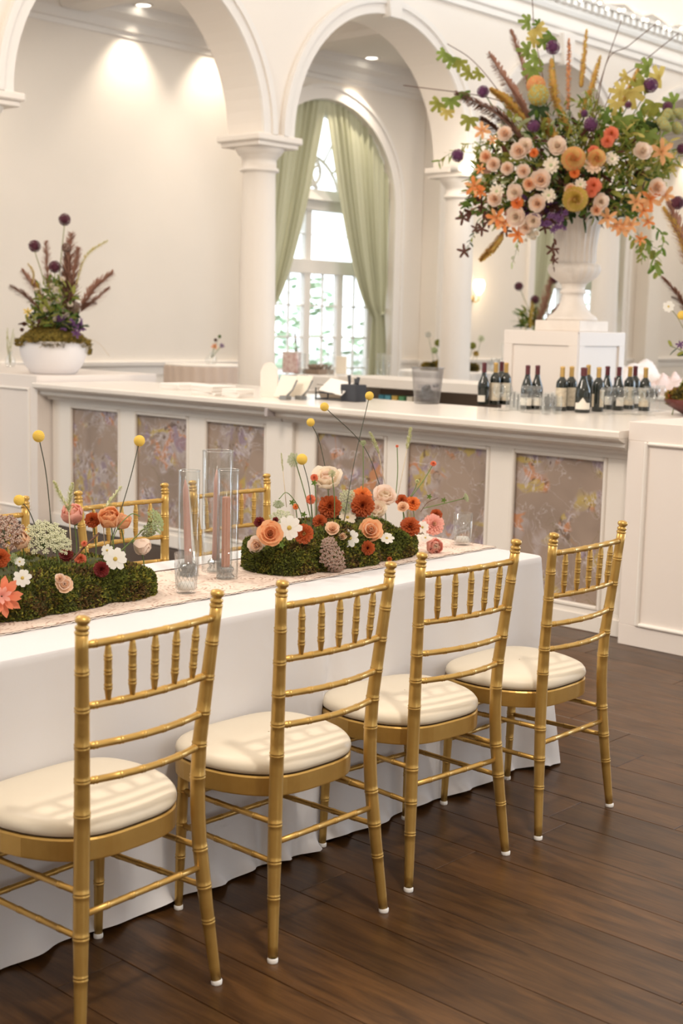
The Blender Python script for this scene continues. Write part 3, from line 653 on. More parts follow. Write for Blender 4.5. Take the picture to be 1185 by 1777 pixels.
# lace runner
def lace():
    m = bpy.data.materials.new('lace_runner'); m.use_nodes = True; nt = m.node_tree; b = nt.nodes['Principled BSDF']; b.inputs['Roughness'].default_value = 0.9; L = nt.links.new
    tc = nt.nodes.new('ShaderNodeTexCoord'); v = nt.nodes.new('ShaderNodeTexVoronoi'); v.inputs['Scale'].default_value = 5.5; v.inputs['Randomness'].default_value = 0.35; L(tc.outputs['Object'], v.inputs['Vector'])
    w_ = nt.nodes.new('ShaderNodeMath'); w_.operation = 'MULTIPLY'; w_.inputs[1].default_value = 105; L(v.outputs['Distance'], w_.inputs[0])
    s = nt.nodes.new('ShaderNodeMath'); s.operation = 'SINE'; L(w_.outputs[0], s.inputs[0])
    n = nt.nodes.new('ShaderNodeTexNoise'); n.inputs['Scale'].default_value = 55; n.inputs['Detail'].default_value = 2; L(tc.outputs['Object'], n.inputs['Vector'])
    a = nt.nodes.new('ShaderNodeMath'); a.operation = 'MULTIPLY_ADD'; a.inputs[1].default_value = 0.11; L(s.outputs[0], a.inputs[0]); L(n.outputs['Fac'], a.inputs[2])
    r = nt.nodes.new('ShaderNodeValToRGB'); e = r.color_ramp.elements; e[0].position = 0.56; e[0].color = (0.74, 0.60, 0.51, 1); e[1].position = 0.72; e[1].color = (0.44, 0.29, 0.22, 1)
    L(a.outputs[0], r.inputs[0]); L(r.outputs[0], b.inputs['Base Color']); return m
rb = MB(); RY0, RY1 = 2.805, 3.20; NX = 150; vs = []; RXE = TX1 + 0.012
for i in range(NX + 1):
    x = 0.4 + (RXE - 0.4) * i / NX
    for j in range(7):
        yy = RY0 + (RY1 - RY0) * j / 6
        if j in (0, 6): yy += 0.003 * math.sin(x * 60)
        vs.append((x, yy, TZ + 0.0035 + 0.0012 * math.sin(x * 23 + j * 2)))
rb.add(vs, [(i * 7 + j, (i + 1) * 7 + j, (i + 1) * 7 + j + 1, i * 7 + j + 1) for i in range(NX) for j in range(6)], lace(), True)
vs = []   # the end hangs over the table's right edge
for i in range(6):
    for j in range(7):
        yy = RY0 + (RY1 - RY0) * j / 6; vs.append((RXE + 0.004 + 0.006 * math.sin(j * 1.4), yy, TZ + 0.003 - i * 0.03))
rb.add(vs, [(i * 7 + j, (i + 1) * 7 + j, (i + 1) * 7 + j + 1, i * 7 + j + 1) for i in range(5) for j in range(6)], MATS.get('x', bpy.data.materials['lace_runner']), True)
runner = tag(rb.build('table_runner'), 'beige crocheted lace runner lying along the middle of the dining table', 'table runner')
eb = MB()
M_thread = mat('brown_thread', (0.13, 0.08, 0.055), 0.9); M_thread2 = mat('pale_thread', (0.78, 0.68, 0.6), 0.9)
for yy, sg in ((RY0, -1), (RY1, 1)):
    pts = [(0.4 + k * 0.01, yy + 0.003 * math.sin((0.4 + k * 0.01) * 60) + sg * 0.002, TZ + 0.0045) for k in range(346)]
    eb.tube(pts, 0.0016, M_thread, 4)
    pts = [(0.4 + k * 0.011, yy + sg * (0.005 + 0.005 * (k % 2)), TZ + 0.0045) for k in range(314)]
    eb.tube(pts, 0.0012, M_thread2, 4)
eb.build('crocheted_edge', runner)

# ================================================================== CHAIRS
def ringed(path_fn, L, r_fn, rings, n=14, st=0.03, amp=None):
    amp = amp or (0.0012 if r_fn(0.5) > 0.012 else 0.0009)
    # stations along 0..1 with double raised rings
    ts = set(round(i / max(2, int(L / st)), 5) for i in range(max(2, int(L / st)) + 1))
    for r in rings:
        for o in (-0.0065, -0.0045, -0.0025, -0.0008, 0.0008, 0.0025, 0.0045, 0.0065): ts.add(round(r + o / L, 5))
    ts = sorted(t for t in ts if 0 <= t <= 1)
    pts = [path_fn(t) for t in ts]; rad = []
    for t in ts:
        rr = r_fn(t)
        for r in rings:
            d = abs(t - r) * L
            if 0.001 < d < 0.005: rr += amp
        rad.append(rr)
    return pts, rad
def interp(tab, z):
    for (a, b_) in zip(tab[:-1], tab[1:]):
        if z <= b_[0]:
            t = (z - a[0]) / (b_[0] - a[0]); return [a[k] + (b_[k] - a[k]) * t for k in range(1, len(a))]
    return list(tab[-1][1:])
POST = [(0.0, 0.2005, -0.060), (0.20, 0.182, -0.041), (0.34, 0.171, -0.030), (0.42, 0.167, -0.027), (0.50, 0.166, -0.027), (0.58, 0.168, -0.030), (0.73, 0.178, -0.043), (0.905, 0.191, -0.058)]
def post_at(z): x, y = interp(POST, z); return x, y
M_arcp = None
def tube_ringed(name, parent, fn, L, rf, rings, seg=14, matl=None, st=0.03):
    pts, rad = ringed(fn, L, rf, rings, seg, st)
    return MB().tube(pts, rad, matl or M_gold, seg).build(name, parent)
def make_chair(label):
    t = thing('chiavari_chair', label, 'chair', (0, 0, 0), 0, 'gold bamboo style chairs at the dining table')
    for s in (-1, 1):
        fn = lambda u, s=s: (lambda z: (s * post_at(z)[0], post_at(z)[1], z))(0.012 + u * 0.880)
        rf = lambda u: (0.0120 + 0.0050 * min(1, u / 0.28) if u < 0.28 else (0.0170 if u < 0.55 else 0.0170 - 0.0035 * ((u - 0.55) / 0.45) ** 1.2))
        zs = [0.155, 0.24, 0.33, 0.50, 0.575, 0.65, 0.73, 0.81]
        p = tube_ringed('back_post', t, fn, 0.880, rf, [(z - 0.012) / 0.880 for z in zs], 16)
        x, y = post_at(0.885)
        f = MB(); f.lathe([(0.0130, -0.004), (0.0150, 0.0), (0.0150, 0.003), (0.0128, 0.005), (0.0128, 0.008), (0.0146, 0.010), (0.0146, 0.014), (0.0110, 0.017), (0.0105, 0.020), (0.0150, 0.024), (0.0158, 0.029), (0.0140, 0.034), (0.006, 0.037), (0.0001, 0.0375)], M_gold, n=18)
        f.build('finial', p, loc=(s * x, y, 0.892), q=Quaternion((1, 0, 0), 0.12))
        x, y = post_at(0.0)
        MB().lathe([(0.0001, 0.0), (0.0125, 0.0), (0.0132, 0.003), (0.0132, 0.010), (0.011, 0.013)], M_cap, n=16).build('foot_glide', p, loc=(s * x, y, 0))
        # front leg
        fn = lambda u, s=s: (s * (0.172 - 0.004 * u), 0.322 - 0.012 * u, 0.012 + 0.372 * u)
        p = tube_ringed('front_leg', t, fn, 0.372, lambda u: 0.0105 + 0.004 * min(1, u * 1.5), [0.36, 0.6, 0.84], 14)
        MB().lathe([(0.0001, 0.0), (0.0115, 0.0), (0.0122, 0.003), (0.0122, 0.010), (0.010, 0.013)], M_cap, n=14).build('foot_glide', p, loc=(s * 0.172, 0.322, 0))
        # side stretchers
        for (za, zb) in ((0.332, 0.324), (0.238, 0.230)):
            xa, ya = post_at(za)
            fn = lambda u, s=s, xa=xa, ya=ya, za=za, zb=zb: (s * (xa + (0.170 - xa) * u), ya + (0.316 - ya) * u, za + (zb - za) * u)
            tube_ringed('side_stretcher', t, fn, 0.34, lambda u: 0.0072, [0.2, 0.4, 0.6, 0.8], 10, st=0.1)
    xa, ya = post_at(0.285)
    tube_ringed('rear_stretcher', t, lambda u: (-xa + 2 * xa * u, ya, 0.285), 0.38, lambda u: 0.0075, [0.2, 0.4, 0.6, 0.8], 10, st=0.1)
    for zz in (0.305, 0.215):
        tube_ringed('front_stretcher', t, lambda u: (-0.17 + 0.34 * u, 0.316, zz), 0.34, lambda u: 0.0072, [0.2, 0.4, 0.6, 0.8], 10, st=0.1)
    # back rails
    for k, (z, bow, r) in enumerate(((0.866, 0.012, 0.0085), (0.735, 0.020, 0.0080), (0.648, 0.026, 0.0080), (0.571, 0.028, 0.0080))):
        xa, ya = post_at(z)
        fn = lambda u, xa=xa, ya=ya, z=z, bow=bow: (-xa + 2 * xa * u, ya - bow * 4 * u * (1 - u), z)
        tube_ringed('top_rail' if k == 0 else 'back_rail', t, fn, 2 * xa, lambda u, r=r: r, [0.08, 0.25, 0.42, 0.58, 0.75, 0.92], 12)
    for k in range(5):
        u = (k + 1) / 6; x0, y0 = post_at(0.735); x1, y1 = post_at(0.866)
        a = Vector((-x0 + 2 * x0 * u, y0 - 0.020 * 4 * u * (1 - u), 0.738)); c = Vector((-x1 + 2 * x1 * u, y1 - 0.012 * 4 * u * (1 - u), 0.863))
        rf = lambda u: 0.0052 + 0.0032 * min(1, u / 0.2, (1 - u) / 0.2)
        tube_ringed('spindle', t, lambda v, a=a, c=c: a.lerp(c, v), 0.125, rf, [0.25, 0.5, 0.75], 12, st=0.01)
    # seat frame and cushion
    def outline(sc=1.0, n=56):
        P = []
        for k in range(n):
            a = 2 * PI * k / n; ex = 2 / 3.4
            cx = math.copysign(abs(math.cos(a)) ** ex, math.cos(a)); cy = math.copysign(abs(math.sin(a)) ** ex, math.sin(a))
            tt = (cy + 1) / 2
            P.append((cx * (0.168 + 0.052 * min(1, tt * 2.2)) * sc, 0.174 + cy * 0.188 * sc))
        return P
    n = 56; b = MB(); O = outline(1.0); I = outline(0.88)
    rows = [(O, 0.378, 0.997), (O, 0.381, 1), (O, 0.423, 1), (O, 0.427, 0.985), (I, 0.427, 1), (I, 0.378, 1), (O, 0.378, 0.997)]
    vs = []
    for (Q, z, s) in rows:
        for (x, y) in Q: vs.append((x * s, 0.174 + (y - 0.174) * s, z))
    b.add(vs, [(r * n + k, r * n + (k + 1) % n, (r + 1) * n + (k + 1) % n, (r + 1) * n + k) for r in range(len(rows) - 1) for k in range(n)], M_gold, False)
    b.build('seat_frame', t)
    c = MB(); vs = []; rows = [(0.955, 0.446, M_dark), (0.965, 0.452), (0.995, 0.456), (1.005, 0.464), (0.995, 0.474), (0.965, 0.482), (0.90, 0.488), (0.75, 0.4925), (0.5, 0.495), (0.25, 0.496), (0.01, 0.4965)]
    for r in rows:
        for (x, y) in outline(r[0]): vs.append((x, y, r[1] - 0.022))
    c.add(vs[:n * 3], [(r * n + k, r * n + (k + 1) % n, (r + 1) * n + (k + 1) % n, (r + 1) * n + k) for r in range(1) for k in range(n)], M_dark, True)
    c.add(vs, [(r * n + k, r * n + (k + 1) % n, (r + 1) * n + (k + 1) % n, (r + 1) * n + k) for r in range(1, len(rows) - 1) for k in range(n)], M_seat, True)
    c.build('seat_cushion', t)
    return t
CH = [(1.77, 2.225, 0.057, 'nearest gold bamboo style chair, its cream seat cut off by the left picture edge'),
      (2.34, 2.22, -0.006, 'second nearest gold bamboo style chair with cream seat on the near side of the table'),
      (2.89, 2.24, -0.081, 'third gold bamboo style chair from the front, turned a little towards the bar'),
      (3.45, 2.225, 0.003, 'gold bamboo style chair at the bar end of the near side, beside the table corner')]
proto = None
for (x, y, a, lab) in CH:
    if proto is None: proto = make_chair(lab); o = proto
    else: o = copy_tree(proto); o['label'] = lab
    o.location = (x, y, 0); o.rotation_euler.z = a
YB = 3.685; yb = YB + 0.055
xs = [((ty(137, 862, yb).x + ty(287, 850, yb).x) / 2, 'gold bamboo style chair across the table behind the peach ranunculus'),
      ((ty(342, 848, yb).x + ty(458, 833, yb).x) / 2, 'gold bamboo style chair across the table behind the glass candle cylinders'),
      (ty(43, 875, yb).x - 0.186, 'gold bamboo style chair across the table at the left picture edge')]
for x, lab in xs:
    o = copy_tree(proto); o['label'] = lab; o.location = (x, YB, 0); o.rotation_euler.z = PI

#@@PART3
# ================================================================== FLOWERS
def M(n, c, r=0.7, **k):
    new = n not in MATS; m = mat(n, c, r, **k)
    if new and n.split('_')[0] in ('petal', 'leaf', 'plume', 'grass', 'lace'):   # thin tissue lets light through
        nt = m.node_tree; b = nt.nodes['Principled BSDF']; out = nt.nodes['Material Output']; t = nt.nodes.new('ShaderNodeBsdfTranslucent'); t.inputs[0].default_value = (*[min(1, x * 1.05) for x in c], 1)
        mx = nt.nodes.new('ShaderNodeMixShader'); mx.inputs[0].default_value = 0.42; nt.links.new(b.outputs[0], mx.inputs[1]); nt.links.new(t.outputs[0], mx.inputs[2]); nt.links.new(mx.outputs[0], out.inputs[0])
    return m
G_STEM = M('stem_green', (0.13, 0.19, 0.05)); G_DK = M('stem_dark', (0.055, 0.06, 0.035)); G_BR = M('twig_brown', (0.13, 0.06, 0.035)); G_STRAW = M('stem_straw', (0.55, 0.43, 0.28))
G_L1 = M('leaf_green', (0.12, 0.20, 0.03)); G_L2 = M('leaf_dark', (0.035, 0.07, 0.018)); G_L3 = M('leaf_olive', (0.30, 0.31, 0.06)); G_L4 = M('leaf_yellow', (0.62, 0.50, 0.15)); G_L5 = M('leaf_bronze', (0.12, 0.045, 0.03)); G_L6 = M('leaf_bright', (0.24, 0.32, 0.07))
PEACH = M('petal_peach', (0.88, 0.50, 0.27), 0.55); PEACHL = M('petal_pale_peach', (0.90, 0.66, 0.47), 0.55); BLUSH = M('petal_blush', (0.90, 0.75, 0.64), 0.55); PINK = M('petal_pink', (0.88, 0.50, 0.42), 0.55)
CREAM = M('petal_cream', (0.90, 0.80, 0.66), 0.55); WHITE = M('petal_white', (0.88, 0.86, 0.80), 0.6); RUST = M('petal_rust', (0.52, 0.115, 0.03), 0.6); MAROON = M('petal_maroon', (0.20, 0.02, 0.018), 0.6)
CORAL = M('petal_coral', (0.80, 0.26, 0.14), 0.6); YEL = M('bobble_yellow', (0.80, 0.58, 0.12), 0.85); ORG = M('petal_orange', (0.82, 0.27, 0.07), 0.55); ORGL = M('petal_apricot', (0.86, 0.45, 0.2), 0.55)
PURP = M('allium_purple', (0.15, 0.035, 0.10), 0.7); PURPD = M('allium_dark', (0.10, 0.018, 0.035), 0.7); MUST = M('petal_mustard', (0.80, 0.57, 0.24), 0.6); MUSTG = M('petal_gold', (0.70, 0.54, 0.14), 0.6)
PLUMEG = M('plume_gold', (0.72, 0.47, 0.15), 0.8); PLUMEP = M('plume_mauve', (0.44, 0.245, 0.175), 0.85); PLUMED = M('plume_dark', (0.16, 0.07, 0.045), 0.85); GRASS = M('grass_tail', (0.60, 0.60, 0.33), 0.85); LACEG = M('lace_green', (0.55, 0.62, 0.36), 0.8); LACEW = M('lace_white', (0.80, 0.80, 0.62), 0.8); SCAB = M('seed_taupe', (0.46, 0.34, 0.28), 0.85); VIOL = M('petal_violet', (0.17, 0.07, 0.20), 0.7)
FL = {}
def rings(mb, spec, base=(0, 0, 0)):
    # spec: (count, L, W, up, curl, cup, tip, z, r0, mat)
    for ri, (n, L, Wd, up, curl, cup, tip, z, r0, m) in enumerate(spec):
        for k in range(n):
            a = 2 * PI * (k + 0.5 * (ri % 2)) / n + U(-0.12, 0.12); q = qz(a)
            mb.petal(Vector(base) + q @ Vector((r0, 0, z)), q, L * U(0.92, 1.08), Wd, m, up + U(-0.06, 0.06), curl, cup, tip, 4, 0.02)
def flower(kind, m, m2=None):
    key = (kind, m.name, m2.name if m2 else '')
    if key in FL: return FL[key]
    mb = MB(); sub = None; m2 = m2 or m
    # unit size = about 1 across, facing +Z, centre near the origin
    if kind == 'rose':
        rings(mb, [(6, 0.56, 0.56, 0.25, 0.35, 0.25, 1.0, -0.2, 0.06, m), (6, 0.52, 0.5, 0.5, 0.4, 0.3, 1.0, -0.16, 0.05, m), (5, 0.46, 0.44, 0.8, 0.35, 0.35, 1.0, -0.12, 0.05, m2), (5, 0.40, 0.36, 1.05, 0.35, 0.4, 1.0, -0.1, 0.04, m), (4, 0.36, 0.28, 1.25, 0.3, 0.5, 1.0, -0.08, 0.03, m2), (3, 0.32, 0.2, 1.4, 0.2, 0.6, 1.0, -0.06, 0.015, m2)])
        mb.ball((0, 0, -0.2), 0.12, G_STEM, 8, 4); mb.ball((0, 0, 0.08), 0.085, m2, 8, 5)
    elif kind == 'ranunculus':
        rings(mb, [(6, 0.75, 0.62, 0.25, 1.5, 0.45, 1.0, -0.38, 0.04, m), (6, 0.72, 0.56, 0.45, 1.55, 0.5, 1.0, -0.36, 0.03, m), (5, 0.66, 0.5, 0.7, 1.4, 0.55, 1.0, -0.32, 0.02, m2), (5, 0.56, 0.42, 0.95, 1.2, 0.6, 1.0, -0.26, 0.01, m2)])
        mb.ball((0, 0, -0.36), 0.1, G_STEM, 8, 4)
    elif kind == 'cup':   # open poppy-like ranunculus seen from the side
        rings(mb, [(5, 0.75, 0.75, 0.15, 1.1, 0.3, 1.0, -0.25, 0.03, m), (5, 0.65, 0.66, 0.5, 1.0, 0.35, 1.0, -0.22, 0.02, m), (5, 0.55, 0.5, 0.9, 0.7, 0.4, 1.0, -0.2, 0.02, m2)])
        mb.ball((0, 0, -0.24), 0.1, G_STEM, 8, 4)
    elif kind == 'dahlia':
        rings(mb, [(20, 0.46, 0.17, -0.45, 0.25, 0.35, 1.0, -0.08, 0.04, m), (20, 0.47, 0.17, -0.1, 0.2, 0.35, 1.0, -0.05, 0.04, m), (18, 0.44, 0.16, 0.2, 0.2, 0.35, 1.0, -0.03, 0.04, m), (15, 0.41, 0.14, 0.48, 0.25, 0.4, 0.9, 0.0, 0.03, m), (12, 0.36, 0.12, 0.75, 0.35, 0.4, 0.9, 0.0, 0.02, m), (9, 0.29, 0.1, 1.0, 0.5, 0.4, 0.9, 0.0, 0.01, m2), (6, 0.22, 0.08, 1.25, 0.6, 0.4, 0.9, 0.0, 0.0, m2)])
    elif kind == 'pompom':
        N = 130
        for k in range(N):
            zz = 1 - 1.3 * (k + 0.5) / N; a = k * 2.39996; rr = math.sqrt(1 - zz * zz); d = Vector((rr * math.cos(a), rr * math.sin(a), zz))
            dr = Vector((rr * math.cos(a) * 1.25, rr * math.sin(a) * 1.25, zz * 0.85 + 0.1)); q = dr.to_track_quat('X', 'Z')
            mb.petal(d * 0.2, q, 0.29 - 0.06 * zz, 0.15, m if k % 4 else m2, -0.1, 0.45, 0.5, 1.0, 3)
        mb.ball((0, 0, 0), 0.24, m2, 10, 6)
    elif kind == 'spider':
        rings(mb, [(9, 0.55, 0.19, 0.0, 0.15, 0.25, 0.0, -0.02, 0.05, m), (8, 0.48, 0.16, 0.35, 0.1, 0.25, 0.0, 0.0, 0.04, m), (7, 0.34, 0.12, 0.75, 0.1, 0.3, 0.0, 0.0, 0.02, m2)])
    elif kind == 'daisy':
        rings(mb, [(8, 0.46, 0.30, 0.12, -0.1, 0.12, 1.0, 0, 0.05, m)]); sub = ('flower_eye', MB().ball((0, 0, 0.02), 0.1, MUSTG, 10, 5, sz=0.5).mesh('flower_eye'))
    elif kind == 'lily':
        rings(mb, [(3, 0.62, 0.24, 0.75, -0.9, 0.3, 0.0, -0.2, 0.03, m), (3, 0.58, 0.2, 0.85, -0.8, 0.3, 0.0, -0.18, 0.03, m2)])
        for k in range(5): a = k * 1.26; mb.tube([(0, 0, -0.15), (0.08 * math.cos(a), 0.08 * math.sin(a), 0.12), (0.14 * math.cos(a), 0.14 * math.sin(a), 0.3)], 0.012, m2, 4)
    elif kind == 'carnation':
        rings(mb, [(9, 0.42, 0.34, 0.2, 0.5, 0.2, 1.0, -0.1, 0.04, m), (9, 0.36, 0.3, 0.6, 0.4, 0.2, 1.0, -0.06, 0.03, m2), (8, 0.3, 0.26, 0.95, 0.2, 0.2, 1.0, -0.03, 0.02, m), (6, 0.26, 0.22, 1.2, 0.1, 0.2, 1.0, 0, 0.01, m2)])
    elif kind == 'scabiosa':
        rings(mb, [(11, 0.44, 0.2, 0.15, -0.1, 0.2, 1.0, 0, 0.06, m), (8, 0.3, 0.15, 0.5, 0, 0.2, 1.0, 0.02, 0.03, m)]); mb.ball((0, 0, 0.03), 0.13, m2, 8, 4, sz=0.6)
    elif kind == 'bobble':
        N = 230; mb.ball((0, 0, 0), 0.44, m, 18, 10)
        for k in range(N):
            zz = 1 - 2 * (k + 0.5) / N; a = k * 2.39996; rr = math.sqrt(1 - zz * zz); d = Vector((rr * math.cos(a), rr * math.sin(a), zz)); mb.ball(d * 0.445, 0.045, m, 5, 3, smooth=False)
    elif kind == 'allium':
        mb.ball((0, 0, 0), 0.30, m2, 10, 6); N = 150
        for k in range(N):
            zz = 1 - 2 * (k + 0.5) / N; a = k * 2.39996; rr = math.sqrt(1 - zz * zz); d = Vector((rr * math.cos(a), rr * math.sin(a), zz)); c = d * U(0.40, 0.45)
            u = d.orthogonal().normalized(); v = d.cross(u)
            for j in range(3):
                an = j * PI / 3 + k; w_ = (u * math.cos(an) + v * math.sin(an)) * 0.07; x_ = d.cross(w_).normalized() * 0.018
                mb.add([c - w_ - x_, c + w_ - x_, c + w_ + x_ + d * 0.02, c - w_ + x_ + d * 0.02], [(0, 1, 2, 3)], m if (k + j) % 3 else m2)
    elif kind in ('umbel', 'seedhead'):
        dome = 0.30 if kind == 'umbel' else 0.5
        NC = 34
        for k in range(NC):
            r_ = math.sqrt((k + 0.5) / NC) * 0.44; a = k * 2.39996; z = dome * (1 - (r_ / 0.5) ** 2) * 0.6
            c = Vector((r_ * math.cos(a), r_ * math.sin(a), z)); mb.tube([(0, 0, -0.35), c * 0.55 + Vector((0, 0, -0.12)), c], 0.006, G_STEM, 3, cap=False)
            for j in range(13):
                b_ = j * 2.4; s_ = math.sqrt(j / 13) * 0.075; mb.ball(c + Vector((s_ * math.cos(b_), s_ * math.sin(b_), 0.02 - s_ * 0.3 + U(-0.012, 0.012))), 0.019 if kind == 'umbel' else 0.024, m if (j + k) % 4 else m2, 5, 3, smooth=False)
    elif kind == 'cluster':   # dense upright cone of small florets (celosia, hydrangea)
        N = 170; mb.ball((0, 0, 0), 0.36, m2, 10, 6)
        for k in range(N):
            zz = 1 - 2 * (k + 0.5) / N; a = k * 2.39996; rr = math.sqrt(1 - zz * zz); d = Vector((rr * math.cos(a), rr * math.sin(a), zz)); q = d.to_track_quat('Z', 'Y')
            for j in range(3): mb.petal(d * 0.37, q @ qz(j * 2.1 + k), 0.10, 0.1, m if (k + j) % 3 else m2, 0.25, 0.1, 0.1, 1.0, 2)
    me = mb.mesh(kind); FL[key] = (me, sub); return FL[key]
CUR_SMALL = None
def put(name, parent, kind, m, pos, d, size, m2=None, spin=None, origin=None):
    me, sub = flower(kind, m, m2); off = Vector(parent.location)
    q = face(d) @ qz(U(0, 6.28) if spin is None else spin)
    size *= {'ranunculus': 1.25, 'cup': 1.1, 'pompom': 1.0, 'carnation': 1.15, 'rose': 0.84 if parent is not CUR_SMALL else 0.95}.get(kind, 1.0)
    o = obj(name, me, parent, loc=Vector(pos) - off, q=q, scale=size)
    if sub: obj(sub[0], sub[1], o)
    return o
def stem(parent, pts, r, m=None, name='stem', n=6):
    # smooth curve through a few world points
    P = [Vector(p) for p in pts]; out = []
    if len(P) == 2: out = P
    else:
        Q = [P[0] * 2 - P[1]] + P + [P[-1] * 2 - P[-2]]
        for i in range(1, len(Q) - 2):
            for k in range(6):
                t = k / 6; a, b_, c, d = Q[i - 1], Q[i], Q[i + 1], Q[i + 2]
                out.append(0.5 * ((2 * b_) + (c - a) * t + (2 * a - 5 * b_ + 4 * c - d) * t * t + (3 * b_ - a - 3 * c + d) * t ** 3))
        out.append(P[-1])
    off = Vector((0, 0, 0)); p = parent
    while p: off += Vector(p.location); p = p.parent
    return MB().tube([v - off for v in out], r, m or G_STEM, n).build(name, parent), out
def plume(parent, pts, r, m, m2=None, name='plume', n=420, bl=0.5, fine=0.10, sag=0.0, prof='spindle', out=0.9, wr=0.055):
    # bristly flower spike along world points; r is its widest radius
    off = Vector(parent.location); P = [Vector(p) - off for p in pts]
    def at(t):
        k = min(len(P) - 2, int(t * (len(P) - 1))); u = t * (len(P) - 1) - k
        a = P[max(k - 1, 0)]; b_ = P[k]; c = P[k + 1]; d = P[min(k + 2, len(P) - 1)]
        return 0.5 * ((2 * b_) + (c - a) * u + (2 * a - 5 * b_ + 4 * c - d) * u * u + (3 * b_ - a - 3 * c + d) * u ** 3)
    mb = MB(); mb.tube([at(i / 14) for i in range(15)], [r * 0.14 * (1 - 0.7 * i / 14) for i in range(15)], m2 or m, 5)
    L = sum((P[i + 1] - P[i]).length for i in range(len(P) - 1))
    for k in range(n):
        t = (k + R()) / n * 0.97; c = at(t); tg = (at(min(1, t + 0.02)) - at(max(0, t - 0.02))).normalized()
        w_ = (math.sin(PI * min(1, t * 0.85 + 0.12)) ** 0.6) if prof == 'spindle' else (1 - 0.75 * t) * min(1, t * 7 + 0.3)
        u = tg.orthogonal().normalized(); v = tg.cross(u); an = U(0, 6.28); d = (u * math.cos(an) + v * math.sin(an))
        ln = r * w_ * U(0.7, 1.1); dr = (d * out + tg * bl).normalized(); q = dr.to_track_quat('X', 'Z')
        mb.petal(c, q, ln * 1.15, max(r * wr * 4, ln * fine * 2), m if k % 3 else (m2 or m), 0.0, -0.25, 0.1, 0.4, 2)
    return mb.build(name, parent)
def sprig(parent, pts, m, size, n, name='leaf_sprig', twig=None, shape='leaf', r=0.0022, start=0.15, two=True, hang=0.0):
    off = Vector(parent.location); o, out = stem(parent, pts, r, twig or G_STEM, name)
    mb = MB(); L = len(out)
    for k in range(n):
        t = start + (1 - start) * (k + 0.6) / n; i = min(L - 2, int(t * (L - 1))); c = out[i].lerp(out[i + 1], t * (L - 1) - i) - off; tg = (out[i + 1] - out[i]).normalized()
        side = tg.orthogonal().normalized(); d = Quaternion(tg, k * 2.4 + U(-0.4, 0.4)) @ side
        dr = (d * 1.0 + tg * 0.55 + Vector((0, 0, -hang))).normalized(); q = dr.to_track_quat('X', 'Z') @ Quaternion((1, 0, 0), U(-0.9, 0.9)); s = size * U(0.7, 1.15)
        mm = random.choice(m) if isinstance(m, list) else m
        if shape == 'leaf': mb.petal(c, q, s, s * 0.42, mm, 0.1, -0.35, 0.15, 0.6, 4)
        elif shape == 'narrow': mb.petal(c, q, s, s * 0.24, mm, 0.1, -0.3, 0.1, 0.4, 3)
        elif shape == 'palm':
            for j in range(5): mb.petal(c, q @ qz((j - 2) * 0.62), s * (1 - 0.12 * abs(j - 2)), s * 0.3, mm, 0.0, -0.3, 0.12, 0.5, 3)
        elif shape == 'dot': mb.ball(c + dr * s * 0.3, s * 0.22, mm, 5, 3)
    me = mb.mesh('leaves'); obj('leaves', me, o); return o
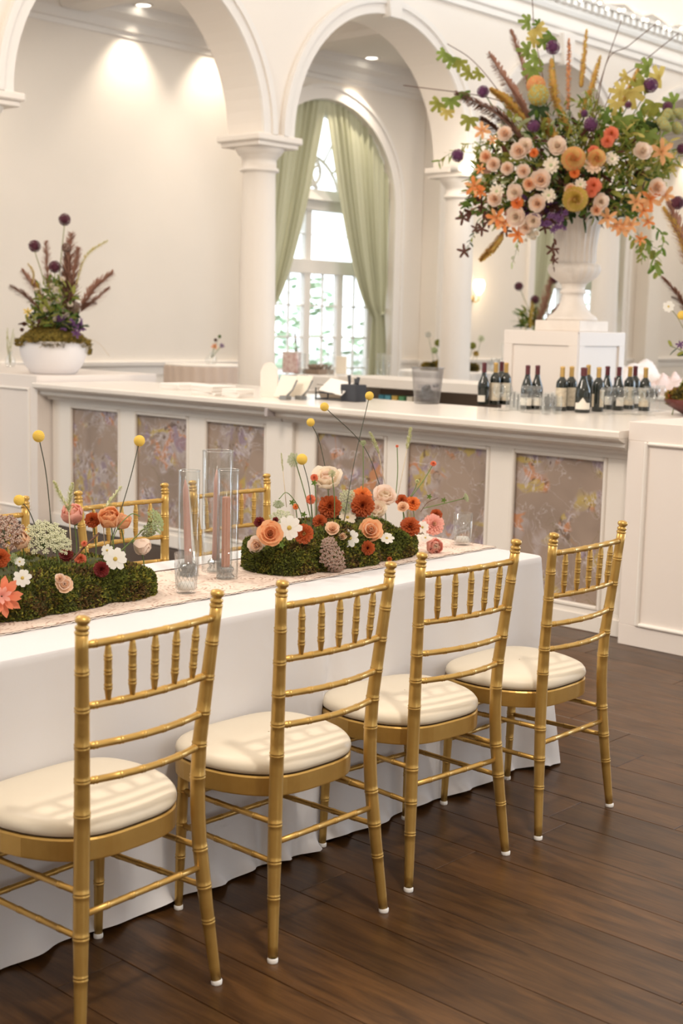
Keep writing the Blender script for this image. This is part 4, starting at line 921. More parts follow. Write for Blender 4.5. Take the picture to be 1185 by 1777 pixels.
def moss_mass(parent, x0, x1, y0, y1, h, mats, n=9000, tuft=0.014, name='moss', seed=1, lump=0.5):
    # a lumpy cushion clothed in curled tufts; coordinates local to the parent
    rnd = random.Random(seed); mb = MB(); NX, NA = 40, 22
    cx, cy = (x0 + x1) / 2, (y0 + y1) / 2; ph = [rnd.uniform(0, 6.28) for _ in range(8)]
    def surf(u, a):   # u along length 0..1, a around 0..pi (from the -y side over the top to the +y side)
        e = (1 - (2 * u - 1) ** 6) ** 0.5 * 0.98 + 0.02
        ca, sa = math.cos(a), math.sin(a); ex = 0.42
        yy = math.copysign(abs(ca) ** ex, ca); zz = abs(sa) ** ex
        wob = 1 + 0.12 * lump * math.sin(u * 13 + ph[0] + 2 * a) + 0.10 * lump * math.sin(u * 27 + ph[1] - 3 * a) + 0.07 * lump * math.sin(u * 45 + ph[2] + 5 * a)
        hz = h * (0.86 + 0.16 * math.sin(u * 7 + ph[3]) + 0.09 * math.sin(u * 19 + ph[4]))
        return Vector((x0 + (x1 - x0) * u, cy - yy * (y1 - y0) / 2 * e * wob, zz * hz * (0.5 + 0.5 * wob) * (0.5 + 0.5 * e)))
    vs = [surf(i / NX, PI * j / NA) for i in range(NX + 1) for j in range(NA + 1)]
    mb.add(vs, [(i * (NA + 1) + j, (i + 1) * (NA + 1) + j, (i + 1) * (NA + 1) + j + 1, i * (NA + 1) + j + 1) for i in range(NX) for j in range(NA)], mats[1], True)
    for k in range(n):
        u = rnd.random(); a = PI * rnd.random()
        if k % 2: a = (rnd.random() ** 2.6) * PI / 2; a = a if rnd.random() < 0.65 else PI - a
        if k % 5 == 0: u = 0.5 * rnd.random() ** 2.5; u = u if rnd.random() < 0.5 else 1 - u
        p = surf(u, a); nrm = Vector(((2 * u - 1) ** 5 * 1.4, -math.cos(a), math.sin(a) * 0.9 + 0.1)).normalized()
        sel = math.sin(p.x * 38 + ph[5]) + math.sin(p.y * 60 + p.z * 55 + ph[6]) + rnd.uniform(-1.1, 1.1)
        m = mats[0] if sel > -0.1 else (mats[2 % len(mats)] if sel > -1.0 else mats[-1])
        if rnd.random() < 0.18: m = mats[1]
        d = (nrm + Vector((rnd.uniform(-1, 1), rnd.uniform(-1, 1), rnd.uniform(-0.8, 1.0))) * 0.8).normalized(); s = d.orthogonal().normalized()
        s = Quaternion(d, rnd.uniform(0, 6.28)) @ s; L = tuft * rnd.uniform(0.5, 1.25); w_ = L * rnd.uniform(0.14, 0.26); bend = (d.cross(s)) * L * rnd.uniform(-0.5, 0.5)
        z0 = p + d * 0; z1 = p + d * L * 0.5 + bend * 0.4; z2 = p + d * L + bend
        if z2.z < 0.001: z2.z = 0.001
        if z1.z < 0.001: z1.z = 0.001
        mb.add([z0 - s * w_, z0 + s * w_, z1 + s * w_ * 1.3, z1 - s * w_ * 1.3, z2], [(0, 1, 2, 3), (3, 2, 4)], m)
    # end caps
    return mb.build(name, parent, kind='stuff')
TOCAM = lambda p: (CP - Vector(p)).normalized()
def bobble(parent, px, py, y, foot, size=0.030, mid=None, m=None):
    h = ty(px, py, y); o = put('yellow_bobble_flower', parent, 'bobble', YEL, h, TOCAM(h) + Vector((0, 0, 0.6)), size)
    pts = [foot] + ([mid] if mid is not None else []) + [h]
    stem(parent, pts, 0.0014, G_DK, 'bobble_stem'); return o
TT = TZ + 0.005
# ------------------------------------------------------------------ near centrepiece (left)
c1 = thing('moss_centrepiece', 'left mossy table centrepiece with peach ranunculus, white lace flower and yellow bobbles', 'flowers', (2.05, 3.06, TT))
moss_mass(c1, 1.62 - 2.05, 2.455 - 2.05, 2.905 - 3.06, 3.20 - 3.06, 0.108, M_moss, 24000, 0.0105, seed=3)
def F1(px, py, y, kind, m, size, m2=None, d=None, name=None, st=True, sm=None, foot=None, spin=None):
    p = ty(px, py, y); dd = TOCAM(p) + Vector(d if d else (0, 0, 0.25))
    put(name or kind, CUR, kind, m, p, dd, size, m2, spin)
    if st:
        b_ = foot or Vector((p.x + 0.01, min(max(p.y, CUR.location.y - 0.10), CUR.location.y + 0.10), TT + 0.06))
        e = p - dd.normalized() * size * 0.22
        if (e - b_).length > 0.02: stem(CUR, [b_, (b_ + e) / 2 + Vector((0.006, 0, 0)), e], 0.0017, sm or G_STEM, 'stem')
CUR = c1
F1(191, 900, 3.02, 'ranunculus', PEACH, 0.072, PEACH, (-0.5, -0.2, 1.2), 'peach_ranunculus')
F1(212, 905, 3.05, 'ranunculus', PEACH, 0.055, PEACHL, (0.6, 0, 0.9), 'peach_ranunculus')
F1(126, 893, 3.10, 'ranunculus', PINK, 0.072, PEACHL, (-0.4, 0.2, 1.4), 'pink_ranunculus')
F1(246, 948, 2.99, 'ranunculus', BLUSH, 0.060, BLUSH, (0.9, -0.1, -0.5), 'blush_ranunculus')
F1(36, 938, 3.02, 'ranunculus', PEACHL, 0.060, CREAM, (-0.5, 0, 0.8), 'cream_ranunculus')
F1(76, 935, 3.00, 'umbel', LACEW, 0.125, LACEW, (0, 0, 0.9), 'white_lace_flower')
F1(100, 944, 2.98, 'umbel', LACEW, 0.085, LACEW, (0.5, 0, 0.8), 'white_lace_flower')
F1(268, 905, 3.01, 'umbel', LACEG, 0.080, LACEG, (0.9, 0, 0.2), 'green_lace_flower', foot=Vector((2.28, 3.03, TT + 0.07)))
F1(257, 918, 3.01, 'seedhead', LACEG, 0.055, PLUMED, (0.3, 0, -0.6), 'green_seed_head', False)
F1(200, 970, 2.91, 'daisy', WHITE, 0.062, None, (0, 0, 0.1), 'white_cosmos', False)
F1(186, 955, 2.97, 'daisy', WHITE, 0.035, None, (-0.5, 0, 0.5), 'white_cosmos', False)
F1(39, 1003, 2.905, 'daisy', WHITE, 0.046, None, (0, 0, 0.2), 'white_cosmos', False)
F1(34, 975, 3.0, 'daisy', WHITE, 0.03, None, (0.2, 0, 0.8), 'white_cosmos', False)
F1(176, 988, 2.90, 'dahlia', MAROON, 0.043, MAROON, (0, 0, 0.1), 'maroon_chrysanthemum', False)
F1(112, 1014, 2.87, 'carnation', PEACHL, 0.050, BLUSH, (0, 0, 0.15), 'peach_carnation', False)
F1(104, 1004, 2.875, 'carnation', BLUSH, 0.030, PEACHL, (-0.3, 0, 0.4), 'peach_carnation', False)
F1(3, 1035, 2.89, 'spider', CORAL, 0.095, PINK, (0.1, 0, 0.1), 'coral_chrysanthemum', False)
F1(0, 968, 2.96, 'dahlia', RUST, 0.05, RUST, (-0.2, 0, 0.2), 'rust_chrysanthemum', False)
F1(160, 902, 3.06, 'dahlia', RUST, 0.045, RUST, (-0.5, 0, 0.2), 'rust_chrysanthemum')
F1(115, 962, 3.05, 'dahlia', MAROON, 0.04, CORAL, (-0.2, 0, 0.6), 'maroon_chrysanthemum')
F1(146, 943, 3.02, 'dahlia', CORAL, 0.018, RUST, (0, 0, 0.6), 'coral_bud')
F1(140, 970, 3.05, 'dahlia', CORAL, 0.035, RUST, (0, 0, 0.9), 'coral_bud')
F1(8, 928, 3.05, 'seedhead', SCAB, 0.12, PLUMEP, (0, 0, 0.6), 'mauve_seed_head')
F1(22, 968, 3.0, 'umbel', LACEG, 0.03, LACEG, (0, 0, 0.4), 'green_lace_flower')
bobble(c1, 67, 757, 3.06, ty(93, 960, 3.02), 0.034, ty(81, 830, 3.06))
bobble(c1, 242, 765, 3.06, ty(178, 985, 3.04), 0.034, ty(222, 845, 3.05))
bobble(c1, 33, 868, 3.03, ty(80, 965, 3.03), 0.030, ty(52, 890, 3.03))
for a, b_ in (((119, 885), (93, 835)), ((120, 890), (126, 838)), ((178, 893), (211, 844))):
    p = [ty(*a, 3.05), ty((a[0] + b_[0]) / 2 - 2, (a[1] + b_[1]) / 2, 3.05), ty(*b_, 3.05)]
    plume(c1, p, 0.0125, GRASS, LACEW, 'grass_tail', 260, 1.3); stem(c1, [ty(a[0] + 6, 985, 3.04), p[0]], 0.0012, G_STRAW, 'grass_stem')
stem(c1, [ty(124, 973, 3.03), ty(150, 945, 3.03), ty(172, 925, 3.03)], [0.0028] * 13, G_BR, 'brown_twig')
stem(c1, [ty(185, 985, 3.0), ty(200, 925, 2.99), ty(226, 893, 2.99), ty(243, 896, 2.99)], [0.0014] * 19, G_STEM, 'arching_stem')

# ------------------------------------------------------------------ second centrepiece (middle)
c2 = CUR_SMALL = thing('moss_centrepiece', 'mossy table centrepiece with rust chrysanthemums and cream ranunculus beside the small glass candle holder', 'flowers', (3.21, 3.0, TT))
moss_mass(c2, 2.86 - 3.21, 3.55 - 3.21, 2.855 - 3.0, 3.13 - 3.0, 0.128, M_moss, 24000, 0.0105, seed=8)
CUR = c2
F1(469, 926, 2.89, 'rose', PEACH, 0.080, PEACH, (0, 0, 0.1), 'peach_rose', False)
F1(446, 946, 3.0, 'rose', BLUSH, 0.06, PEACHL, (-0.9, 0, 0), 'blush_rose', False)
F1(502, 916, 2.87, 'daisy', WHITE, 0.075, None, (0, 0, 0.1), 'white_cosmos', False)
F1(488, 903, 2.99, 'umbel', LACEW, 0.085, LACEG, (-0.2, 0, 0.9), 'white_lace_flower')
F1(527, 926, 2.86, 'dahlia', RUST, 0.062, MUST, (0.1, 0, 0.0), 'rust_chrysanthemum', False)
F1(555, 905, 2.96, 'dahlia', RUST, 0.050, RUST, (0, 0, 0.5), 'rust_chrysanthemum')
F1(572, 879, 3.02, 'dahlia', RUST, 0.078, RUST, (0, 0, 0.2), 'rust_chrysanthemum')
F1(629, 877, 2.97, 'dahlia', RUST, 0.080, RUST, (0, 0, 0.1), 'rust_chrysanthemum')
F1(628, 861, 3.03, 'dahlia', ORG, 0.070, RUST, (0, 0, 0.5), 'rust_chrysanthemum')
F1(568, 834, 3.03, 'cup', CREAM, 0.088, BLUSH, (-0.3, 0, 1.6), 'cream_ranunculus', sm=G_STEM)
F1(667, 865, 3.0, 'cup', BLUSH, 0.078, CREAM, (0.2, 0, 0.9), 'cream_ranunculus')
F1(655, 888, 2.98, 'cup', CREAM, 0.060, BLUSH, (-0.3, 0, 1.4), 'cream_ranunculus')
F1(603, 898, 3.0, 'daisy', CREAM, 0.06, None, (0, 0, 0.9), 'cream_cosmos')
F1(598, 882, 3.02, 'umbel', LACEG, 0.05, LACEW, (0.2, 0, 0.7), 'green_lace_flower')
F1(604, 865, 3.03, 'umbel', LACEW, 0.07, LACEG, (0.1, 0, 0.6), 'white_lace_flower')
F1(643, 921, 2.855, 'rose', PEACH, 0.078, PEACHL, (0.1, 0, 0.3), 'peach_rose', False)
F1(577, 918, 2.87, 'carnation', PEACHL, 0.052, PEACHL, (-0.1, 0, 0.6), 'peach_carnation', False)
F1(594, 931, 2.85, 'carnation', PEACHL, 0.030, PEACHL, (0.2, 0, 0.4), 'peach_carnation', False)
F1(608, 934, 2.84, 'daisy', WHITE, 0.058, None, (-0.9, 0, 0.2), 'white_cosmos', False)
F1(671, 934, 2.84, 'daisy', WHITE, 0.050, None, (0.3, 0, 0.9), 'white_cosmos', False)
F1(638, 951, 2.835, 'dahlia', RUST, 0.046, MAROON, (0, 0, 0.0), 'rust_chrysanthemum', False)
F1(712, 913, 2.87, 'dahlia', RUST, 0.070, RUST, (0.1, 0, 0.6), 'rust_chrysanthemum', False)
F1(697, 868, 3.03, 'dahlia', RUST, 0.045, RUST, (0, 0, 0.5), 'rust_chrysanthemum')
F1(716, 873, 3.03, 'dahlia', ORG, 0.055, RUST, (0.2, 0, 0.5), 'orange_chrysanthemum')
F1(699, 880, 3.0, 'carnation', PEACHL, 0.045, PEACHL, (0, 0, 0.5), 'peach_carnation')
F1(752, 910, 2.96, 'dahlia', PINK, 0.078, PEACHL, (0.3, 0, 0.1), 'peach_dahlia')
F1(757, 892, 3.02, 'dahlia', RUST, 0.045, RUST, (0.2, 0, 0.8), 'rust_chrysanthemum')
F1(733, 915, 2.95, 'daisy', WHITE, 0.045, None, (-0.1, 0, 0.2), 'white_cosmos', False)
F1(753, 948, 2.87, 'ranunculus', PINK, 0.068, BLUSH, (0.3, -0.3, 0.0), 'pink_ranunculus', False)
F1(738, 933, 2.90, 'daisy', WHITE, 0.034, None, (-0.5, 0, 0.6), 'white_cosmos', False)
F1(575, 964, 2.835, 'seedhead', SCAB, 0.085, PLUMEP, (0, -0.1, -0.1), 'mauve_seed_head', False)
F1(583, 980, 2.835, 'seedhead', SCAB, 0.065, PLUMEP, (0.2, -0.1, -0.5), 'mauve_seed_head', False)
F1(571, 945, 2.84, 'seedhead', SCAB, 0.055, PLUMEP, (-0.2, 0, 0.6), 'mauve_seed_head', False)
F1(539, 866, 3.0, 'dahlia', CORAL, 0.032, CORAL, (-0.2, 0, 0.6), 'coral_bud')
F1(545, 829, 3.03, 'dahlia', CORAL, 0.026, CORAL, (-0.9, 0, 0.4), 'coral_bud')
F1(513, 879, 3.0, 'dahlia', ORG, 0.020, PEACH, (0, 0, 0.4), 'orange_bud')
F1(450, 906, 3.0, 'dahlia', MAROON, 0.035, RUST, (-0.4, 0, 0.6), 'maroon_chrysanthemum', False)
F1(478, 902, 2.98, 'dahlia', MAROON, 0.02, PLUMED, (0, 0, 0.6), 'maroon_bud', False)
F1(676, 970, 2.81, 'dahlia', RUST, 0.016, MAROON, (0, 0, 0.4), 'rust_bud', False)
F1(712 - 112, 928, 2.9, 'umbel', LACEG, 0.026, LACEG, (0, 0, 0.4), 'green_lace_flower', False)
F1(510, 798, 3.05, 'umbel', LACEG, 0.05, LACEG, (-0.9, 0, 0.2), 'green_lace_flower', foot=ty(545, 930, 3.0))
F1(630, 769, 3.05, 'umbel', LACEG, 0.024, LACEG, (0, 0, 0.4), 'green_lace_flower', foot=ty(626, 900, 3.02))
F1(576, 822, 2.98, 'umbel', LACEG, 0.028, LACEG, (0, 0, 0.4), 'green_lace_flower', foot=ty(580, 905, 2.97))
F1(808, 864, 2.98, 'umbel', LACEG, 0.036, LACEW, (0.9, 0, 0.1), 'green_lace_flower', foot=ty(735, 882, 3.02))
F1(752, 804, 3.02, 'dahlia', CORAL, 0.022, ORG, (0.2, 0, 0.8), 'coral_bud', foot=ty(714, 862, 3.03))
F1(724, 835, 3.02, 'dahlia', GRASS, 0.016, LACEG, (0, 0, 0.8), 'green_bud', foot=ty(712, 862, 3.03))
F1(689, 774, 3.05, 'dahlia', CORAL, 0.011, LACEG, (0, 0, 0.8), 'coral_bud', foot=ty(687, 860, 3.03))
bobble(c2, 641, 687, 3.04, ty(597, 905, 2.99), 0.031, ty(615, 800, 3.04))
bobble(c2, 563, 706, 3.10, ty(668, 870, 3.02), 0.031, ty(632, 776, 3.08))
bobble(c2, 539, 733, 3.12, ty(572, 850, 3.06), 0.029, ty(555, 770, 3.10))
bobble(c2, 524, 797, 3.0, ty(543, 935, 2.96), 0.037, ty(537, 850, 2.98))
for a, b_ in (((657, 787), (641, 750)), ((706, 780), (713, 742)), ((491, 818), (488, 786))):
    p = [ty(*a, 3.05), ty((a[0] + b_[0]) / 2, (a[1] + b_[1]) / 2, 3.05), ty(*b_, 3.05)]
    plume(c2, p, 0.0130 if a[0] > 500 else 0.006, GRASS, LACEW, 'grass_tail', 240, 1.3)
    f_ = {657: (671, 855), 706: (689, 868), 491: (497, 880)}[a[0]]; stem(c2, [ty(*f_, 3.03), p[0]], 0.0011, G_STRAW, 'grass_stem')
stem(c2, [ty(527, 912, 2.98), ty(518, 880, 2.98), ty(498, 855, 2.98), ty(484, 866, 2.98)], [0.0014] * 19, G_STEM, 'arching_stem')
F1(483, 874, 2.98, 'umbel', LACEG, 0.04, LACEG, (0, 0, -0.9), 'nodding_lace_bud', False)
stem(c2, [ty(730, 888, 3.03), ty(742, 872, 3.03), ty(760, 864, 3.03)], [0.0014] * 13, G_BR, 'brown_twig')
for px, py in ((770, 868), (507, 872), (527, 893), (640, 905), (683, 962), (489, 946), (545, 838), (745, 862)):
    p = ty(px, py, 2.97 if py < 940 else 2.86); mb = MB()
    for j in range(5): mb.petal((0, 0, 0), face(TOCAM(p)) @ qz(j * 1.25), 0.011, 0.006, G_L1, 0.4, -0.2, 0.1, 0.7, 3)
    mb.build('leaf_tuft', c2, ).location = p - c2.location
for k in range(7):
    a = ty(628 + k * 4, 925 + 3 * (k % 3), 2.93); stem(c2, [a, a + Vector((0.02 * math.sin(k), -0.01, 0.045)), a + Vector((0.05 - 0.012 * k, 0, 0.055 + 0.01 * (k % 3)))], [0.0010] * 13, G_L6, 'tendril')

# ------------------------------------------------------------------ candles, glass cylinders and votives
def cylinder_glass(x, y, r, h, label):
    t = thing('glass_cylinder', label, 'hurricane glass', (x, y, TT), 0, 'clear glass candle cylinders')
    mb = MB(); mb.lathe([(r, 0.0), (r, h), (r - 0.0012, h + 0.0012), (r - 0.0024, h), (r - 0.0024, 0.0), (r, 0.0)], M_glass, n=48); mb.build('glass_tube', t)
    M_rim = glassmat('glass_rim', (0.92, 0.93, 0.93), gl=0.7)
    MB().lathe([(r + 0.0004, h - 0.001), (r + 0.0008, h + 0.0012), (r - 0.0012, h + 0.0028), (r - 0.003, h + 0.001), (r - 0.0024, h - 0.001)], M_rim, n=48).build('glass_rim', t)
M_wax1 = M('candle_mauve', (0.58, 0.34, 0.29), 0.5, sss=0.1); M_wax2 = M('candle_terracotta', (0.46, 0.225, 0.155), 0.5, sss=0.1); M_wick = M('wick', (0.75, 0.72, 0.66), 0.9)
def candle(x, y, h, r, m, label, fluted=False, lean=(0, 0), dy=0):
    t = thing('candle', label, 'candle', (x, y, TT + 0.034))
    mb = MB()
    if fluted:
        mb.lathe([(r, 0), (r, h - 0.004), (r * 0.85, h), (0.0001, h)], m, n=96, flute=(-1, h, 8, 0.16))
    else: mb.tube([(lean[0] * k / 8 * h, lean[1] * k / 8 * h, h * k / 8) for k in range(9)], [r * (1 - 0.32 * k / 8) for k in range(8)] + [r * 0.12], m, 20)
    mb.build('wax', t); MB().tube([(lean[0] * h, lean[1] * h, h - 0.003), (lean[0] * h + 0.001, lean[1] * h, h + 0.010)], 0.0009, M_wick, 5).build('wick', t)
def holder(x, y, label):
    t = thing('candle_holder', label, 'candle holder', (x, y, TT), 0, 'small crystal candle holders on the lace runner')
    mb = MB(); mb.lathe([(0.0001, 0.0), (0.027, 0.0), (0.029, 0.004), (0.024, 0.009), (0.015, 0.013), (0.016, 0.017), (0.024, 0.024), (0.025, 0.031), (0.019, 0.036), (0.0125, 0.038), (0.0125, 0.022), (0.0001, 0.021)], M_crys, n=12, smooth=False)
    mb.build('crystal_body', t)
    st_ = MB()
    for k in range(12): a = k * PI / 6; st_.tube([(0.026 * math.cos(a), 0.026 * math.sin(a), 0.005), (0.0185 * math.cos(a), 0.0185 * math.sin(a), 0.015), (0.0255 * math.cos(a), 0.0255 * math.sin(a), 0.027), (0.018 * math.cos(a), 0.018 * math.sin(a), 0.037)], 0.0017, M_crys, 5)
    st_.build('crystal_rib', t)
A1 = tz(327, 998, TT); A2 = tz(376, 990, TT); A3 = tz(394, 1003, TT)
cylinder_glass(A1.x, A1.y, 0.033, 0.322, 'leftmost narrow glass cylinder around a mauve taper candle')
cylinder_glass(A2.x, A2.y, 0.048, 0.375, 'tallest and widest glass cylinder, behind the other two')
cylinder_glass(A3.x, A3.y, 0.033, 0.330, 'narrow glass cylinder at the right with the terracotta candle')
candle(A1.x, A1.y, 0.262, 0.0125, M_wax1, 'leaning mauve taper candle in the left glass cylinder', lean=(-0.06, 0.0))
candle(A2.x - 0.004, A2.y, 0.285, 0.0125, M_wax1, 'tall pale mauve candle in the widest glass cylinder')
candle(A3.x - 0.003, A3.y + 0.004, 0.215, 0.0135, M_wax2, 'fluted terracotta candle in the right glass cylinder', True)
holder(A1.x, A1.y, 'crystal candle holder in the left glass cylinder'); holder(A2.x - 0.004, A2.y, 'crystal candle holder in the widest glass cylinder'); holder(A3.x - 0.003, A3.y + 0.004, 'crystal candle holder under the terracotta candle')
def votive(x, y, label):
    t = thing('votive_glass', label, 'candle glass', (x, y, TT), 0, 'diamond cut votive glasses')
    r0, r1, h = 0.029, 0.035, 0.115
    MB().lathe([(0.0001, 0.0), (r0 - 0.001, 0.0), (r0, 0.003), (r1, h), (r1 - 0.0018, h), (r0 - 0.003, 0.009), (0.0001, 0.008)], M_glass, n=40).build('glass_body', t)
    dia = MB(); N = 16
    for k in range(N):
        for s in (-1, 1):
            pts = []
            for j in range(9):
                u = j / 8; a = 2 * PI * k / N + s * u * 1.15; z = 0.012 + u * 0.073; r = r0 + (r1 - r0) * z / h + 0.0003; pts.append((r * math.cos(a), r * math.sin(a), z))
            dia.tube(pts, 0.0009, M_crys, 4, cap=False)
    dia.build('cut_pattern', t)
    c = thing('votive_candle', 'white tealight candle inside the ' + label.split(' ', 1)[1], 'candle', (x, y, TT + 0.0095))
    MB().lathe([(0.0001, 0), (0.024, 0), (0.0245, 0.010), (0.021, 0.019), (0.004, 0.021), (0.0001, 0.0208)], M('candle_white', (0.85, 0.80, 0.74), 0.5), n=24).build('wax', c)
    MB().tube([(0, 0, 0.018), (0.0005, 0, 0.028)], 0.0008, M_wick, 5).build('wick', c)
V1 = tz(323, 1028, TT); V2 = tz(802, 945, TT)
votive(V1.x, V1.y, 'diamond cut votive glass in front of the left glass cylinder')
votive(V2.x, V2.y, 'diamond cut votive glass alone near the right end of the runner')

# ------------------------------------------------------------------ the grand arrangement in the urn
AO = Vector((UX, UY, UZ + 0.74))
big = thing('urn_arrangement', 'huge urn arrangement of roses, alliums, plumes, lilies and trailing vines above the wine bottles', 'flowers', AO)
D0 = (AO - CP).dot(FW); CUR = big
def dep(px, py, k=0.42):
    u = (px - 985) / 215.0; v = (py - 290) / 150.0
    return D0 - k * math.sqrt(max(0.0, 1 - u * u * 0.8 - v * v * 0.6))
def B(px, py, dd=0.0): return td(px, py, dep(px, py) + dd)
def BF(px, py, kind, m, dpx, m2=None, name=None, d=None, dd=0.0):
    p = B(px, py, dd - 0.09); out = (p - AO).normalized()
    put(name or kind, big, kind, m, p, TOCAM(p) * 1.0 + out * 0.5 + Vector(d or (0, 0, 0)), dpx * dep(px, py) / F, m2)
def foliage(parent, fn, spots, mats, size, name='foliage'):
    mb = MB(); off = Vector(parent.location)
    for (px, py, rx, ry, n, ms) in spots:
        for k in range(n):
            a = U(0, 6.28); r = math.sqrt(R()); x = px + rx * r * math.cos(a); y = py + ry * r * math.sin(a)
            c = fn(x, y, U(-0.02, 0.35)) - off; d = (c.normalized() * 0.8 + Vector((U(-1, 1), U(-1, 1), U(-1, 1)))).normalized()
            mb.petal(c, d.to_track_quat('X', 'Z') @ Quaternion((1, 0, 0), U(-1.4, 1.4)), size * U(0.5, 1.2), size * U(0.22, 0.42), random.choice(ms), 0.1, -0.5, 0.15, 0.6, 3)
    return mb.build(name, parent, kind='stuff')
foliage(big, B, [(985, 300, 145, 85, 520, [G_L2, G_L3, G_L3, G_L5]), (900, 300, 80, 70, 260, [G_L3, G_L1, LACEG, G_L3]), (1075, 290, 75, 80, 420, [G_L3, G_L3, G_L1, G_L4]), (990, 330, 70, 40, 260, [G_L2, G_L5]), (860, 330, 45, 60, 150, [G_L3, G_L1, PLUMEP]), (1120, 260, 45, 70, 200, [G_L3, G_L6, G_L4]), (985, 215, 110, 40, 170, [G_L1, G_L3, LACEG]), (945, 365, 45, 25, 140, [G_L5, VIOL, G_L2]), (840, 350, 30, 35, 70, [G_L5, G_L1]), (1060, 355, 50, 30, 150, [G_L2, G_L1])], None, 0.085)
mbs = MB()   # stalks rising out of the vase
for k in range(60):
    a = B(U(955, 1015), U(300, 370), 0.25) - AO; c = B(U(860, 1120), U(170, 260), 0.2) - AO; mbs.tube([a, (a + c) / 2 + Vector((0, 0, 0.04)), c], 0.0035, random.choice([G_STEM, G_L3, G_L1]), 5)
mbs.build('stalk_bundle', big, kind='stuff')
for (px, py, dpx) in ((900, 262, 34), (911, 253, 30), (967, 253, 36), (908, 297, 28), (938, 312, 40), (893, 334, 32), (932, 353, 34), (895, 376, 38), (925, 383, 30), (1115, 262, 34), (876, 232, 30), (1043, 350, 30), (856, 285, 28), (912, 415 - 20, 26), (1140, 325, 36), (858, 345, 30), (880, 292, 26)):
    BF(px, py, 'rose', BLUSH, dpx, CREAM if int(px) % 2 else PEACHL, 'garden_rose')
for (px, py, dpx) in ((918, 319, 26), (990, 348 - 20, 22), (1035, 365, 22), (843, 272, 24)): BF(px, py, 'rose', PEACHL, dpx, PEACH, 'spray_rose')
for (px, py, dpx) in ((956, 287, 30), (952, 339, 26), (1007, 320, 22), (1062, 276, 24), (862, 332, 26)): BF(px, py, 'scabiosa', CREAM, dpx, LACEG, 'pale_scabiosa')
BF(995, 276, 'pompom', MUST, 44, ORGL, 'golden_dahlia'); BF(998, 345, 'pompom', MUSTG, 46, MUST, 'golden_dahlia', d=(0, 0, -0.5)); BF(1035, 275, 'pompom', MUST, 34, ORGL, 'golden_dahlia')
BF(1030, 286, 'scabiosa', PEACHL, 32, MUST, 'pale_scabiosa')
for (px, py, dpx) in ((1030, 322, 28), (1026, 332, 22), (1061, 232, 26), (1054, 245, 22), (1030, 262, 20), (997, 300, 18), (926, 265, 16), (897, 352, 22)): BF(px, py, 'dahlia', CORAL if px > 1000 else ORG, dpx, ORG, 'orange_chrysanthemum')
for (px, py, dpx) in ((836, 226, 34), (854, 242, 20), (822, 322, 38), (833, 333, 26), (860, 378, 38), (874, 388, 34), (898, 407, 34), (833, 293, 22), (1150, 262, 48), (1130, 345, 46), (1155, 338, 40), (1105, 350, 36), (1055, 378, 38), (1080, 396, 36), (1095, 390, 34), (1112, 415, 26), (1070, 392, 30), (1118, 365, 34), (1125, 385, 28)):
    BF(px, py, 'lily', ORG if px < 1000 and py > 300 else ORGL, dpx * 0.84, ORG if int(py) % 2 else ORGL, 'orange_lily')
for (px, py, dpx, m) in ((959, 82, 27, 0), (926, 219, 24, 0), (1025, 216, 27, 0), (838, 159, 23, 0), (1129, 148, 28, 0), (1158, 185, 20, 1), (1175, 352, 26, 1), (1183, 258, 20, 1), (794, 270, 24, 0), (1090, 190 - 8, 14, 1), (1014, 197, 14, 0)):
    BF(px, py, 'allium', PURP, dpx, PURPD if m else VIOL, 'purple_allium', dd=0.05)
    if py < 200: stem(big, [B(px, py, 0.05), B((px + 985) / 2 + (px - 985) * 0.1, (py + 330) / 2, 0.1), B(985, 340, 0.2)], [0.0035] * 13, G_STEM, 'allium_stem')
BF(930, 148, 'cluster', ORGL, 40, MUST, 'golden_celosia'); BF(934, 165, 'cluster', MUSTG, 44, LACEG, 'golden_celosia')
def BP(pts, rpx, m, m2, name, n=420, bl=0.6, **k):
    P = [B(x, y, 0.05 if y < 250 else 0) for x, y in pts]; plume(big, P, rpx * D0 / F, m, m2, name, n, bl, **k)
for pts, rp in ((((990, 232), (966, 180), (959, 140), (957, 100)), 9), (((1005, 205), (1022, 165), (1032, 130), (1042, 96)), 7), (((1008, 150), (1012, 110), (1018, 50)), 6), (((915, 215), (893, 188), (872, 168), (850, 154)), 9), (((970, 250), (952, 222), (943, 196)), 10), (((872, 405), (855, 428), (832, 452)), 9), (((1075, 185), (1098, 140), (1108, 118)), 6)):
    BP(pts, rp, PLUMEG, MUSTG, 'golden_foxtail', 520, 0.5, wr=0.12)
BP(((985, 190), (987, 120), (987, 66)), 6, ORGL, PLUMEP, 'tan_foxtail', 420, 0.5, wr=0.1)
for pts, rp, m, m2 in ((((920, 210), (890, 160), (848, 92)), 19, PLUMEP, PLUMEP), (((930, 190), (905, 110), (886, 52)), 13, PLUMEP, PLUMEP), (((915, 255), (865, 200), (790, 160)), 20, PLUMED, PLUMEP), (((900, 262), (860, 225), (835, 205)), 14, PLUMED, PLUMED)):
    BP(pts, rp, m, m2, 'pampas_plume', 620, 1.5, fine=0.06, wr=0.03)
